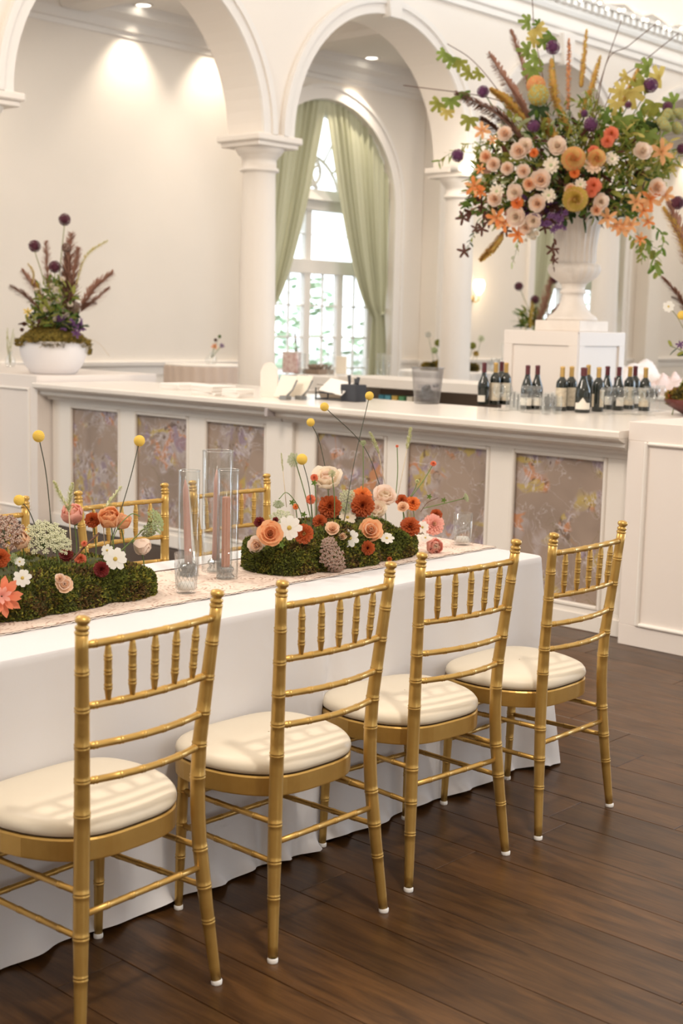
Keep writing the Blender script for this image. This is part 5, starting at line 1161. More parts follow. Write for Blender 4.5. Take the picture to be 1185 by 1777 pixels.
# branches and vine leaves
def BS(pts, m, spx, n, name='leaf_sprig', **k): return sprig(big, [B(x, y, 0.0) for x, y in pts], m, spx * D0 / F, n, name, **k)
def twig(pts, m=None, r=0.003): return stem(big, [B(x, y, 0.05) for x, y in pts], r, m or G_BR, 'bare_branch', 5)
t_ = twig(((985, 330), (870, 165), (820, 105), (776, 76))); t_ = twig(((960, 320), (905, 205), (850, 170), (700, 148)))
twig(((1000, 330), (1032, 180), (1050, 115), (1078, 35))); twig(((1020, 300), (1050, 115), (1090, 80), (1137, 42))); twig(((1010, 320), (1060, 160), (1110, 112), (1178, 57))); twig(((1020, 320), (1090, 240), (1150, 223), (1185, 222)))
twig(((960, 300), (946, 160), (928, 60), (923, -8)))
def lobed(px, py, spx, m, tilt=0.0):
    mb = MB(); s = spx * 0.92 * D0 / F; p = B(px, py, -0.02)
    for j in range(5): mb.petal((0, 0, 0), qz((j - 2) * 0.8), s * (1 - 0.14 * abs(j - 2)), s * 0.34, m, 0.05, -0.45, 0.1, 0.2, 4)
    q = face(TOCAM(p) + Vector((U(-.4, .4), U(-.4, .4), U(-.3, .3)))) @ qz(tilt)
    mb.build('lobed_leaf', big, loc=p - AO, q=q)
for (px, py, s, m) in ((772, 92, 20, G_L6), (785, 100, 24, G_L6), (797, 106, 22, G_L3), (815, 125, 20, G_L3), (832, 126, 18, G_L3), (762, 178, 22, G_L3), (782, 172, 26, G_L6), (776, 192, 20, G_L4), (815, 205, 24, G_L3), (806, 160, 16, G_L1), (918, 38, 22, G_L6), (935, 42, 14, G_L1), (917, 88, 24, G_L6), (942, 68, 22, G_L6), (957, 62, 20, G_L1), (932, 100, 26, G_L6), (925, 118, 28, G_L6), (935, 187, 26, G_L2), (1125, 118, 26, G_L6), (1118, 140, 28, G_L3), (1110, 155, 26, G_L3), (1145, 135, 30, G_L4), (1115, 212, 30, G_L1), (1135, 215, 24, G_L2), (1170, 178, 24, G_L6), (1135, 180, 26, G_L3), (1088, 132, 20, G_L4), (1095, 158, 34, G_L4), (1078, 160, 26, G_L4), (930, 50, 26, G_L4), (926, 68, 20, G_L4), (1125, 232, 26, G_L6), (1070, 178, 24, G_L4), (1080, 205, 28, G_L6), (1055, 200, 24, G_L1)):
    lobed(px, py, s, m, U(2.6, 5.4) if px > 900 else U(3.5, 5.6))
for k in range(14): BF(U(1145, 1185), U(190, 225), 'cluster', LACEG, U(14, 22), MUSTG, 'hydrangea_floret', dd=U(0, 0.1))
for (px, py) in ((1100, 225), (1085, 245), (1110, 240), (1075, 262), (1098, 275), (1090, 300), (1072, 310), (1110, 285), (1060, 300), (1140, 290), (1150, 305), (1165, 280)):
    BS(((px - 12, py + 18), (px, py), (px + 10, py - 16)), [G_L3, G_L6, G_L4], 17, 9, shape='leaf')
for (px, py) in ((830, 258), (845, 265), (870, 270), (885, 300), (850, 305), (865, 250), (880, 255), (930, 235), (945, 225), (1010, 195), (995, 240), (1005, 230), (1020, 180), (1030, 175), (1040, 205)):
    BS(((px - 8, py + 24), (px, py), (px + U(-8, 8), py - 20)), [G_L3, G_L3, LACEG], 11, 12, shape='dot' if int(px) % 2 else 'leaf')
# trailing vines below
for pts, ms, s, n, sh in ((((1100, 400), (1130, 430), (1140, 475)), [G_L6, G_L1, G_L3], 22, 18, 'leaf'), (((1085, 400), (1108, 425), (1115, 450)), [G_L6, G_L3], 16, 14, 'leaf'), (((1120, 380), (1150, 410), (1146, 440)), [G_L6, G_L1], 18, 12, 'leaf'), (((900, 395), (897, 430), (888, 460)), [LACEG, G_L3], 9, 14, 'leaf'), (((850, 370), (825, 400), (808, 440)), [G_L3, G_L2], 9, 16, 'leaf'), (((835, 330), (815, 345), (800, 375)), [G_L1, G_L2], 11, 10, 'leaf'), (((820, 265), (785, 265), (760, 282)), [G_L3, G_L6], 17, 12, 'narrow'), (((840, 245), (815, 250), (802, 252)), [G_L3], 12, 7, 'narrow'), (((960, 400), (962, 430), (960, 466)), [G_L5], 13, 6, 'leaf'), (((1145, 300), (1165, 290), (1178, 268)), [G_L6, G_L4], 20, 14, 'narrow')):
    BS(pts, ms, s, n, 'trailing_vine', shape=sh, hang=0.6, r=0.0015)
for (px, py, s) in ((803, 378, 24), (805, 436, 24), (836, 398, 22), (848, 385, 20), (878, 400, 20), (958, 433, 22), (826, 396, 18), (945, 395, 20), (930, 372, 16), (962, 452, 14)):
    p = B(px, py, -0.02); mb = MB(); q = face(TOCAM(p)) @ qz(U(0, 6))
    for j in range(5): mb.petal((0, 0, 0), qz(j * 1.25), s * 0.55 * D0 / F, s * 0.2 * D0 / F, G_L5, 0.1, -0.4, 0.15, 0.5, 3)
    mb.build('bronze_leaf', big, loc=p - AO, q=q)
for k in range(26): BF(U(925, 985), U(368, 402), 'lily', VIOL, U(7, 12), VIOL, 'violet_floret')
for k in range(18): BF(U(905, 935), U(385, 418), 'carnation', WHITE, U(7, 12), CREAM, 'white_floret')

# ------------------------------------------------------------------ white bowl arrangement on the left cabinet
BP0 = tx(93, 648, 5.96); BP0.z = 1.082
bowl = thing('flower_bowl', 'round white bowl standing on the left end cabinet of the bar', 'bowl', BP0)
MB().lathe([(0.0001, 0.0), (0.15, 0.0), (0.17, 0.01), (0.215, 0.07), (0.242, 0.14), (0.250, 0.20), (0.250, 0.235), (0.244, 0.242), (0.238, 0.235), (0.236, 0.20), (0.19, 0.18), (0.0001, 0.17)], mat('bowl_white', (0.80, 0.77, 0.77), 0.75), n=56).build('bowl_body', bowl)
ba = thing('bowl_arrangement', 'arrangement of dark alliums, mauve pampas and moss in the white bowl', 'flowers', BP0 + Vector((0, 0, 0.21)))
CUR = ba; DB = (ba.location - CP).dot(FW); BO = ba.location.copy()
def C(px, py, dd=0.0): return td(px, py, DB + dd)
def CF(px, py, kind, m, dpx, m2=None, name=None, dd=-0.05, par=None):
    p = C(px, py, dd); put(name or kind, par or ba, kind, m, p, TOCAM(p) + Vector((0, 0, 0.3)), dpx * DB / F, m2)
mm_ = MB(); rnd = random.Random(5)
mm_.lathe([(0.235, 0.0), (0.24, 0.035), (0.21, 0.075), (0.14, 0.12), (0.05, 0.14), (0.0001, 0.142)], M_mossfar[1], n=24)
for k in range(5200):
    a = rnd.uniform(0, 6.28); r_ = math.sqrt(rnd.random()) * 0.262; z = 0.14 * (1 - (r_ / 0.262) ** 2.2) + 0.005
    dr = max(0, r_ - 0.235) / 0.027
    if dr > 0: r_ = 0.252 + rnd.uniform(0, 0.02); z = -rnd.random() * (0.10 if (0.3 < ((a + 1.3) % 6.28) < 0.9) else 0.045 if (math.sin(a * 5) > -0.2) else 0.012) + 0.035
    p = Vector((r_ * math.cos(a), r_ * math.sin(a), z)); d = Vector((math.cos(a) * r_ * 3, math.sin(a) * r_ * 3, 0.6)) + Vector((rnd.uniform(-1, 1), rnd.uniform(-1, 1), rnd.uniform(-1, 1))) * 0.6; d.normalize(); s = d.orthogonal().normalized(); L = rnd.uniform(0.012, 0.03)
    m = M_mossfar[0] if rnd.random() < 0.45 else M_mossfar[1] if rnd.random() < 0.7 else M_mossfar[2]
    mm_.add([p - s * 0.005, p + s * 0.005, p + d * L + s * 0.004, p + d * L - s * 0.004], [(0, 1, 2, 3)], m)
mm_.build('moss', ba, kind='stuff')
foot = lambda: BO + Vector((U(-0.08, 0.08), U(-0.08, 0.08), 0.08))
for (px, py, d) in ((112, 381, 23), (60, 427, 23), (95, 463, 23)):
    CF(px, py, 'allium', PURPD, d, PURPD, 'dark_allium'); stem(ba, [BO + Vector((0, 0, 0.1)), C((px + 95) / 2, (py + 560) / 2, -0.03), C(px, py + 8, -0.05)], [0.003] * 13, G_L3, 'allium_stem')
for pts, r_, m in ((((110, 545), (118, 470), (124, 405)), 12, PLUMEP), (((90, 530), (82, 470), (80, 418)), 8, PLUMEP), (((120, 540), (128, 480), (136, 430)), 10, PLUMEP), (((140, 535), (165, 500), (195, 474)), 11, PLUMEP), (((140, 540), (160, 525), (190, 500)), 8, PLUMEP), (((85, 545), (60, 500), (38, 470)), 9, PLUMEP), (((70, 540), (45, 515), (18, 497)), 8, PLUMED), (((115, 500), (114, 470), (116, 440)), 8, PLUMED), (((118, 560), (122, 510), (112, 480)), 14, PLUMED), (((140, 535), (150, 528), (167, 526)), 5, PLUMEP)):
    plume(ba, [C(x, y) for x, y in pts], r_ * 1.7 * DB / F, m, PLUMEP, 'pampas_plume', 330, 1.3, fine=0.05, wr=0.022)
for pts, r_ in ((((132, 495), (150, 445), (188, 417)), 5), (((56, 495), (58, 475), (48, 457)), 4), (((70, 520), (66, 500), (62, 490)), 4)): plume(ba, [C(x, y, -0.04) for x, y in pts], r_ * DB / F, GRASS if r_ == 5 else MUSTG, MUSTG, 'yellow_foxtail', 420, 0.6)
foliage(ba, lambda x, y, d: C(x, y, d - 0.15), [(95, 550, 40, 22, 260, [G_L2, G_L1, G_L3]), (95, 515, 35, 30, 160, [G_L1, G_L3]), (75, 560, 28, 14, 90, [G_L5, G_L3]), (115, 566, 30, 8, 90, [G_L2, VIOL])], None, 0.07)
for k in range(24): p = C(U(68, 120), U(478, 520), U(-.1, .1)); stem(ba, [BO + Vector((0, 0, 0.1)), p], 0.0025, random.choice([G_STEM, LACEG]), 'stem', 4)
for k in range(16): CF(U(62, 122), U(482, 555), 'carnation', CREAM if k % 3 else BLUSH, U(7, 13), WHITE, 'white_floret', U(-0.14, -0.02))
CF(48, 541, 'lily', YEL, 14, YEL, 'yellow_floret'); CF(130, 534, 'seedhead', PLUMED, 24, SCAB, 'dark_seed_head'); CF(133, 578, 'lily', VIOL, 16, VIOL, 'violet_floret', -0.2); CF(42, 562, 'dahlia', PLUMED, 8, PLUMED, 'dark_bud'); CF(38, 572, 'dahlia', PLUMED, 7, PLUMED, 'dark_bud'); CF(115, 430, 'cluster', PLUMED, 20, SCAB, 'brown_seed_head')
stem(ba, [BO + Vector((0.05, -0.05, 0.08)), C(165, 592), C(190, 618)], [0.0015] * 13, G_STRAW, 'fine_grass')

# ------------------------------------------------------------------ arrangement at the right edge
RO = Vector((7.10, 3.75, CZ))
DR = (RO - CP).dot(FW)
rb_ = thing('flower_bowl', 'dark red bowl at the right picture edge on the bar return', 'bowl', RO)
MB().lathe([(0.0001, 0), (0.10, 0), (0.12, 0.012), (0.19, 0.05), (0.215, 0.085), (0.21, 0.092), (0.18, 0.06), (0.0001, 0.03)], M('bowl_red', (0.12, 0.025, 0.02), 0.35), n=40).build('bowl_body', rb_)
ra = thing('edge_arrangement', 'arrangement with pampas, yellow bobble and dark buds reaching in from the right picture edge', 'flowers', RO + Vector((0, 0, 0.06)))
def E_(px, py, dd=0.0): return td(px, py, DR + dd)
moss_mass(ra, -0.17, 0.17, -0.15, 0.15, 0.10, M_mossfar, 2200, 0.03, seed=21)
for pts, r_, m, m2 in ((((1215, 660), (1190, 540), (1148, 480)), 10, PLUMED, PLUMEP), (((1230, 640), (1200, 470), (1160, 350)), 17, PLUMEP, PLUMEP), (((1215, 600), (1190, 440), (1150, 360)), 12, PLUMEG, MUSTG), (((1220, 620), (1195, 540), (1165, 515)), 6, PLUMED, PLUMED)):
    plume(ra, [E_(x, y) for x, y in pts], r_ * 1.4 * DR / F, m, m2, 'pampas_plume', 700, 1.4, fine=0.05, wr=0.022)
for pts in (((1215, 690), (1165, 680), (1160, 640)),): pass
stem(ra, [E_(1205, 700), E_(1192, 645), E_(1218, 600)], [0.006] * 13, G_L6, 'thick_stem'); stem(ra, [E_(1166, 720), E_(1180, 670), E_(1215, 610)], [0.0035] * 13, G_L6, 'thick_stem')
sprig(ra, [E_(1210, 660), E_(1190, 615), E_(1162, 600)], [G_L5, G_L2, G_L3], 0.06, 9, 'dark_leaf_sprig')
def EF(px, py, kind, m, dpx, m2=None, name=None): p = E_(px, py, -0.05); put(name or kind, ra, kind, m, p, TOCAM(p) + Vector((0, 0, 0.3)), dpx * DR / F, m2)
EF(1183, 547, 'bobble', YEL, 16, None, 'yellow_bobble_flower'); EF(1160, 532, 'daisy', WHITE, 20, None, 'white_cosmos'); EF(1172, 686, 'dahlia', RUST, 26, CORAL, 'rust_chrysanthemum'); EF(1180, 598, 'lily', VIOL, 14, VIOL, 'dark_bud'); EF(1175, 352, 'allium', PURPD, 22, PURPD, 'dark_allium')
stem(ra, [E_(1210, 640), E_(1190, 560), E_(1183, 550)], [0.002] * 13, G_L3, 'bobble_stem'); stem(ra, [E_(1200, 600), E_(1178, 555), E_(1162, 534)], [0.002] * 13, G_L3, 'cosmos_stem')

# ------------------------------------------------------------------ wine bottles
M_bot = mat('bottle_glass_dark', (0.012, 0.016, 0.012), 0.06, spec=0.7); M_botb = mat('bottle_glass_brown', (0.03, 0.012, 0.008), 0.08, spec=0.7)
M_foilg = mat('foil_gold', (0.56, 0.36, 0.12), 0.4, 0.4); M_foilm = mat('foil_maroon', (0.10, 0.018, 0.025), 0.35)
M_lab = mat('label_cream', (0.72, 0.64, 0.50), 0.7, var=(0.50, 0.42, 0.30), scale=55); M_lab2 = mat('label_white', (0.80, 0.75, 0.66), 0.7)
BOT = {}
def bottle_parts(shape):
    if shape in BOT: return BOT[shape]
    if shape == 'bordeaux': body = [(0.0001, 0.0), (0.034, 0.0), (0.0365, 0.004), (0.0365, 0.165), (0.034, 0.182), (0.024, 0.198), (0.0155, 0.208), (0.0135, 0.222), (0.0132, 0.262), (0.0145, 0.264), (0.0145, 0.27), (0.0001, 0.271)]; R0 = 0.0365
    elif shape == 'burgundy': body = [(0.0001, 0.0), (0.035, 0.0), (0.0385, 0.004), (0.0385, 0.125), (0.036, 0.145), (0.027, 0.175), (0.0185, 0.20), (0.0142, 0.225), (0.0132, 0.262), (0.0148, 0.264), (0.0148, 0.27), (0.0001, 0.271)]; R0 = 0.0385
    elif shape == 'champagne': body = [(0.0001, 0.0), (0.044, 0.0), (0.048, 0.005), (0.048, 0.115), (0.045, 0.14), (0.034, 0.17), (0.023, 0.198), (0.018, 0.22), (0.0165, 0.27), (0.018, 0.274), (0.0001, 0.278)]; R0 = 0.048
    elif shape == 'round': body = [(0.0001, 0.0), (0.034, 0.0), (0.036, 0.004), (0.035, 0.05), (0.038, 0.095), (0.040, 0.12), (0.036, 0.145), (0.024, 0.172), (0.0155, 0.196), (0.0135, 0.222), (0.0132, 0.262), (0.0148, 0.264), (0.0148, 0.27), (0.0001, 0.271)]; R0 = 0.0365
    out = {'body': MB().lathe(body, M_bot, n=28).mesh('bottle_glass'), 'R': R0}
    for nm, fm in (('g', M_foilg), ('m', M_foilm)):
        rr = 0.0152 if shape != 'champagne' else 0.0205
        out[nm] = MB().lathe([(rr * 0.97, 0.212 if shape != 'champagne' else 0.226), (rr, 0.214 if shape != 'champagne' else 0.228), (rr * 0.96, 0.262), (rr * 1.05, 0.265), (rr * 1.05, 0.274), (rr * 0.8, 0.281 - 0.004), (0.0001, 0.2785)], fm, n=20).mesh('capsule')
    BOT[shape] = out; return out
def label_mesh(R0, z0, z1, ang, m, a0=0.0, shape='rect'):
    mb = MB(); N = 14; vs = []
    for k in range(N + 1):
        a = a0 - ang + 2 * ang * k / N
        zt = z1
        if shape == 'crest': zt = z0 + (z1 - z0) * (0.55 + 0.45 * max(0, 1 - abs(k - N / 2) / 3.2))
        for z in (z0, zt): vs.append(((R0 + 0.0007) * math.cos(a), (R0 + 0.0007) * math.sin(a), z))
    mb.add(vs, [(2 * k, 2 * k + 2, 2 * k + 3, 2 * k + 1) for k in range(N)], m, True); return mb.mesh('paper_label')
LB = [  # px, py of the base, shape, capsule, label kind, wording
    (838, 702, 'round', 'm', 'low', 'leftmost wine bottle on the bar, rounded with a small low cream label and maroon top'),
    (858, 702, 'bordeaux', 'g', 'tall', 'gold topped wine bottle second from the left with a tall cream label'),
    (868, 698, 'bordeaux', 'm', 'tall', 'maroon topped wine bottle half hidden between two gold topped ones at the left'),
    (876, 702, 'bordeaux', 'g', 'tall', 'gold topped wine bottle at the right of the left cluster of bottles'),
    (913, 710, 'burgundy', 'm', 'mid', 'left one of the paired maroon topped sloping bottles before the pedestal'),
    (930, 710, 'burgundy', 'm', 'mid', 'right one of the paired maroon topped sloping bottles before the pedestal'),
    (973, 713, 'bordeaux', 'g', 'tall', 'gold topped bottle with tall cream label, left of a touching pair at mid pedestal'),
    (989, 712, 'bordeaux', 'g', 'tall', 'gold topped bottle just left of the wide champagne shaped bottle'),
    (1010, 716, 'champagne', 'm', 'crest', 'widest champagne shaped bottle with a crest shaped white label'),
    (1018, 706, 'bordeaux', 'g', 'none', 'gold topped bottle mostly hidden behind the widest bottle'),
    (1036, 714, 'bordeaux', 'g', 'side', 'gold topped bottle turned so that its two labels show at the sides'),
    (1051, 710, 'burgundy', 'm', 'oval', 'maroon topped bottle just right of the one with two side labels'),
    (1071, 712, 'burgundy', 'm', 'oval', 'maroon topped sloping bottle behind stemmed glasses below the pedestal right edge'),
    (1090, 710, 'bordeaux', 'g', 'tall', 'gold topped bottle with maroon topped neighbour close behind it'),
    (1099, 708, 'bordeaux', 'm', 'oval', 'maroon topped bottle tucked behind a gold topped one near the right'),
    (1117, 713, 'bordeaux', 'g', 'tall', 'rightmost gold topped bottle with tall cream label behind a wine glass')]
for (px, py, sh, cp, lk, lab) in LB:
    p = tz(px, py, CZ); t = thing('wine_bottle', lab, 'wine bottle', (p.x, p.y, CZ), 0, 'wine bottles lined up on the bar'); bp = bottle_parts(sh)
    sc = 0.93; t.scale = (sc, sc, sc)
    obj('bottle_glass', bp['body'], t); obj('capsule', bp[cp], t)
    ca = math.atan2(CP.y - p.y, CP.x - p.x); R0 = bp['R']
    if lk == 'tall': me = [label_mesh(R0, 0.028, 0.145, 1.25, M_lab, ca - 0.25)]
    elif lk == 'low': me = [label_mesh(R0 + 0.0015, 0.02, 0.062, 0.8, M_lab2, ca - 0.5)]
    elif lk == 'mid': me = [label_mesh(R0, 0.025, 0.075, 1.2, M_lab2, ca - 0.2)]
    elif lk == 'crest': me = [label_mesh(R0, 0.022, 0.095, 1.1, M_lab2, ca, 'crest')]
    elif lk == 'side': me = [label_mesh(R0, 0.03, 0.14, 0.55, M_lab, ca + 0.9), label_mesh(R0, 0.03, 0.11, 0.3, M_lab, ca - 1.0)]
    elif lk == 'oval': me = [label_mesh(R0, 0.03, 0.085, 0.75, M_lab2, ca + 0.5)]
    else: me = []
    for k in me: obj('paper_label', k, t)
for (px, py, lab) in ((1143, 712 - 6, 'small dark bottle standing behind the last wine glasses'), (1154, 706, 'brown bottle just left of the red bowl, behind the wine glasses')):
    p = tz(px, py - 4, CZ); p.y = min(p.y, 4.65); p.x = min(p.x, 7.3); t = thing('liquor_bottle', lab, 'bottle', (p.x, p.y, CZ)); bp = bottle_parts('bordeaux'); t.scale = (0.9, 0.9, 0.66)
    obj('bottle_glass', bp['body'], t); obj('capsule', bp['m'], t)

# glasses
wg = MB().lathe([(0.0001, 0.0), (0.033, 0.0), (0.034, 0.002), (0.012, 0.006), (0.0042, 0.014), (0.0038, 0.075), (0.010, 0.083), (0.030, 0.10), (0.039, 0.125), (0.038, 0.15), (0.032, 0.18), (0.0308, 0.18), (0.0368, 0.15), (0.0378, 0.126), (0.029, 0.102), (0.009, 0.086)], M_glass, n=20).mesh('wine_glass')
tg_ = MB().lathe([(0.0001, 0.0), (0.029, 0.0), (0.030, 0.003), (0.034, 0.115), (0.0328, 0.115), (0.029, 0.006), (0.0001, 0.006)], M_glass, n=20).mesh('tumbler')
for (px, py, lab) in ((864, 712, 'stemmed glass before the left cluster of bottles, left one'), (878, 713, 'stemmed glass before the left cluster of bottles, right one'), (912, 716, 'stemmed glass before the left of the paired maroon topped bottles'), (928, 717, 'stemmed glass before the right of the paired maroon topped bottles'),
                      (1050, 720, 'leftmost stemmed glass right of the bottle with two side labels'), (1062, 718, 'second stemmed glass right of the bottle with two side labels'), (1078, 719, 'stemmed glass before the sloping bottle below the pedestal right edge'), (1092, 718, 'stemmed glass before the gold topped bottle with maroon topped neighbour'),
                      (1104, 720, 'stemmed glass between the last two gold topped bottles'), (1113, 719, 'stemmed glass before the rightmost gold topped bottle'), (1124, 716, 'first stemmed glass right of the last wine bottle'), (1129, 721, 'stemmed glass at the front of the rightmost group of glasses'), (1134, 714, 'stemmed glass second from the right end of the glasses'), (1144, 713, 'rightmost stemmed glass, nearest the dark red bowl')):
    p = tz(px, py, CZ); o = obj('wine_glass', wg, loc=(p.x, p.y, CZ)); tag(o, 'clear ' + lab, 'wine glass', 'stemmed wine glasses before the bottles'); o.scale = (0.85,) * 3
for (px, py, lab) in ((885, 707, 'leftmost tumbler, just right of the left bottle cluster'), (891, 712, 'second tumbler right of the left bottle cluster'), (898, 708, 'third tumbler right of the left bottle cluster'), (905, 713, 'tumbler touching the left of the paired maroon topped bottles'),
                      (943, 713, 'tumbler touching the right of the paired maroon topped bottles'), (947, 719, 'front tumbler between the paired bottles and the gold topped pair'), (951, 710, 'tumbler at the back of the group before the pedestal'), (957, 714, 'tumbler in the middle of the group before the pedestal'), (963, 709, 'back right tumbler of the group before the pedestal'), (966, 718, 'tumbler nearest the gold topped pair of bottles')):
    p = tz(px, py, CZ); o = obj('tumbler', tg_, loc=(p.x, p.y, CZ)); tag(o, 'clear ' + lab, 'tumbler', 'tumblers on the bar'); o.scale = (0.85,) * 3

# ------------------------------------------------------------------ things behind the bar
M_cloth2 = mat('far_linen', (0.84, 0.79, 0.73), 0.85); M_black = mat('black_plastic', (0.03, 0.032, 0.04), 0.5); M_paper = mat('paper_white', (0.86, 0.83, 0.79), 0.7); M_brown = mat('brown_wicker', (0.30, 0.22, 0.16), 0.8, var=(0.2, 0.14, 0.1), scale=60)
# back bar: raised shelf unit behind the counter
bk = thing('back_bar', 'low white shelf unit behind the bar between the window and the pedestal', 'shelf', (8.1, 5.7, 0))
W(MB().bbox(8.0, 8.5, 5.65, 7.45, 1.01, 1.085, M_bar, 0.004), 'top_shelf', bk); W(MB().bbox(8.05, 8.5, 5.7, 7.4, 0.77, 0.80, M_bar, 0.003), 'lower_shelf', bk)
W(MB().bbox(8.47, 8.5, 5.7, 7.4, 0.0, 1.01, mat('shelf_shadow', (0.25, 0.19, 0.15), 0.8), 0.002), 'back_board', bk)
for yy in (5.66, 7.40): W(MB().bbox(8.03, 8.5, yy, yy + 0.04, 0, 1.01, M_bar, 0.003), 'side_board', bk)
for k, (px, cm, lab) in enumerate(((668, (0.05, 0.22, 0.30), 'dark teal'), (679, (0.10, 0.33, 0.42), 'blue'), (691, (0.62, 0.42, 0.10), 'mustard yellow'), (703, (0.10, 0.30, 0.14), 'green'), (717, (0.75, 0.68, 0.55), 'cream'))):
    p = tx(px, 697, 8.16); m = mat('carton_' + lab.replace(' ', '_'), cm, 0.6); m2 = mat('carton_print', (0.75, 0.72, 0.6), 0.6)
    t = thing('drink_carton', lab + ' carton in the row of colourful cartons on the shelf behind the bar', 'carton', (p.x, p.y, 0.80), 0, 'cartons on the shelf behind the bar')
    MB().bbox(-0.05, 0.05, -0.028, 0.028, 0, 0.15, m, 0.002).build('box_body', t); MB().bbox(-0.0515, -0.0502, -0.02, 0.02, 0.04, 0.09, m2, 0.0003).build('printed_panel', t)
# left run of low counters
lk_ = thing('service_counter', 'long low white service counter behind the bar in front of the column', 'counter', (7.4, 7.7, 0))
W(MB().bbox(7.3, 7.85, 7.55, 11.0 - 2.4, 0.93, 0.97, M_top, 0.004), 'worktop', lk_); W(MB().bbox(7.34, 7.84, 7.58, 8.58, 0.0, 0.93, M_bar, 0.003), 'carcass', lk_)
# ice bucket, crate
def on(px, py, z=CZ): return tz(px, py, z)
p = on(744, 700); t = thing('ice_bucket', 'clear tapering plastic ice bucket standing on the bar', 'bucket', (p.x - 0.02, p.y, CZ))
MB().lathe([(0.0001, 0), (0.075, 0), (0.078, 0.004), (0.098, 0.21), (0.104, 0.215), (0.104, 0.222), (0.096, 0.222), (0.075, 0.01), (0.0001, 0.01)], glassmat('frosted_plastic', (0.88, 0.88, 0.89), 0.35, 0.25), n=36).build('bucket_body', t)
M_ice = glassmat('ice', (0.9, 0.9, 0.92), 0.5, 0.15); ib = MB()
for k in range(40): a = U(0, 6.28); r_ = U(0, 0.06); ib.bbox(r_ * math.cos(a) - .014, r_ * math.cos(a) + .014, r_ * math.sin(a) - .014, r_ * math.sin(a) + .014, 0.02 + k * 0.002, 0.046 + k * 0.002, M_ice, 0.004)
ib.build('ice_cubes', t, kind='stuff')
p = tz(796, 694, CZ); t = thing('metal_scoop_bin', 'brownish tilted steel bin on the bar just left of the wine bottles', 'bin', (6.33, p.y + (6.33 - p.x) * -0.8, CZ), 0.0); t.scale = (0.62, 0.72, 0.62)
mb = MB(); mb.prism_x([(-0.16, 0.0), (0.14, 0.0), (0.18, 0.10), (-0.12, 0.13)], -0.12, 0.12, mat('steel_brown', (0.30, 0.25, 0.20), 0.35, 0.6)); mb.build('bin_body', t)
mb = MB(); mb.bbox(-0.125, 0.125, -0.13, 0.185, 0.128, 0.138, mat('steel_brown', (0.3, 0.25, 0.2)), 0.002); mb.build('lid', t)
# black caddy with utensils, tilted tablet stand, menus
p = on(607, 697); t = thing('black_caddy', 'black square utensil caddy on the bar', 'caddy', (p.x + 0.03, p.y, CZ))
W(MB().bbox(p.x - 0.02, p.x + 0.08, p.y - 0.065, p.y + 0.065, CZ, CZ + 0.105, M_black, 0.004), 'caddy_box', t)
for k, (dx, dy, h) in enumerate(((0, 0.03, 0.16), (0.02, 0.0, 0.14), (0.0, -0.03, 0.15))): W(MB().tube([(p.x + 0.03 + dx, p.y + dy, CZ + 0.08), (p.x + 0.03 + dx, p.y + dy * 1.3, CZ + h)], [0.006, 0.011], M_black, 8), 'utensil_handle', t)
M_acr = glassmat('acrylic', (0.93, 0.94, 0.95), 0.3)
p = on(570, 695); t = thing('napkin_tray', 'dark wire tray holding a tilted white card on the bar', 'tray', (p.x + 0.05, p.y, CZ))
tr = MB()
for (a, c) in (((-0.05, -0.11), (-0.05, 0.11)), ((-0.05, 0.11), (0.06, 0.11)), ((0.06, 0.11), (0.06, -0.11)), ((0.06, -0.11), (-0.05, -0.11))):
    for zz in (0.006, 0.045): tr.tube([(a[0], a[1], zz), (c[0], c[1], zz)], 0.004, M_black, 6)
    tr.tube([(a[0], a[1], 0.0), (a[0], a[1], 0.075)], 0.005, M_black, 6)
tr.build('wire_frame', t)
pm = MB(); pm.bbox(-0.004, 0.004, -0.115, 0.105, -0.06, 0.06, M_paper, 0.001); pm.build('white_card', t, loc=(0.0, -0.01, 0.085), q=Quaternion((0, 1, 0), 0.9) @ Quaternion((1, 0, 0), 0.15))
for px, lab in ((478, 'left one of two slanted cards in metal clips'), (505, 'right one of two slanted cards in metal clips')):
    p = on(px, 693); t = thing('menu_card', lab + ' on the bar', 'menu card', (p.x + 0.05, p.y, CZ), 0, 'cards in clips on the bar')
    MB().bbox(-0.003, 0.003, -0.07, 0.07, 0.0, 0.15, mat('card_cream', (0.84, 0.77, 0.66), 0.6), 0.001).build('card', t, loc=(0.0, 0, 0.012), q=Quaternion((0, 1, 0), 0.5))
    MB().tube([(-0.02, -0.05, 0.008), (0.02, -0.075, 0.06), (0.05, -0.085, 0.12)], 0.006, mat('grey_metal', (0.25, 0.25, 0.24), 0.4, 0.5), 8).build('clip_arm', t); MB().bbox(-0.04, 0.01, -0.08, -0.02, 0, 0.025, mat('grey_metal', (0.25, 0.25, 0.24)), 0.003).build('clip_base', t)
p = on(443, 690); t = thing('scalloped_sign', 'cream sign board with arched scalloped top on the bar before the column', 'sign', (p.x + 0.12, p.y, CZ), -0.1)
sg = MB(); pts = [(-0.085, 0), (0.085, 0), (0.085, 0.12)] + [(0.085 * math.cos(PI * k / 14) * (1 + 0.05 * math.sin(k * 1.8)), 0.135 + 0.085 * math.sin(PI * k / 14)) for k in range(15)] + [(-0.085, 0.12)]
sg.prism_x([(a, z) for a, z in pts], -0.005, 0.005, mat('sign_cream', (0.86, 0.78, 0.70), 0.6)); sg.build('board', t)
MB().bbox(0.0, 0.05, -0.05, 0.05, 0, 0.012, mat('sign_cream', (0.86, 0.78, 0.70)), 0.002).build('foot', t)
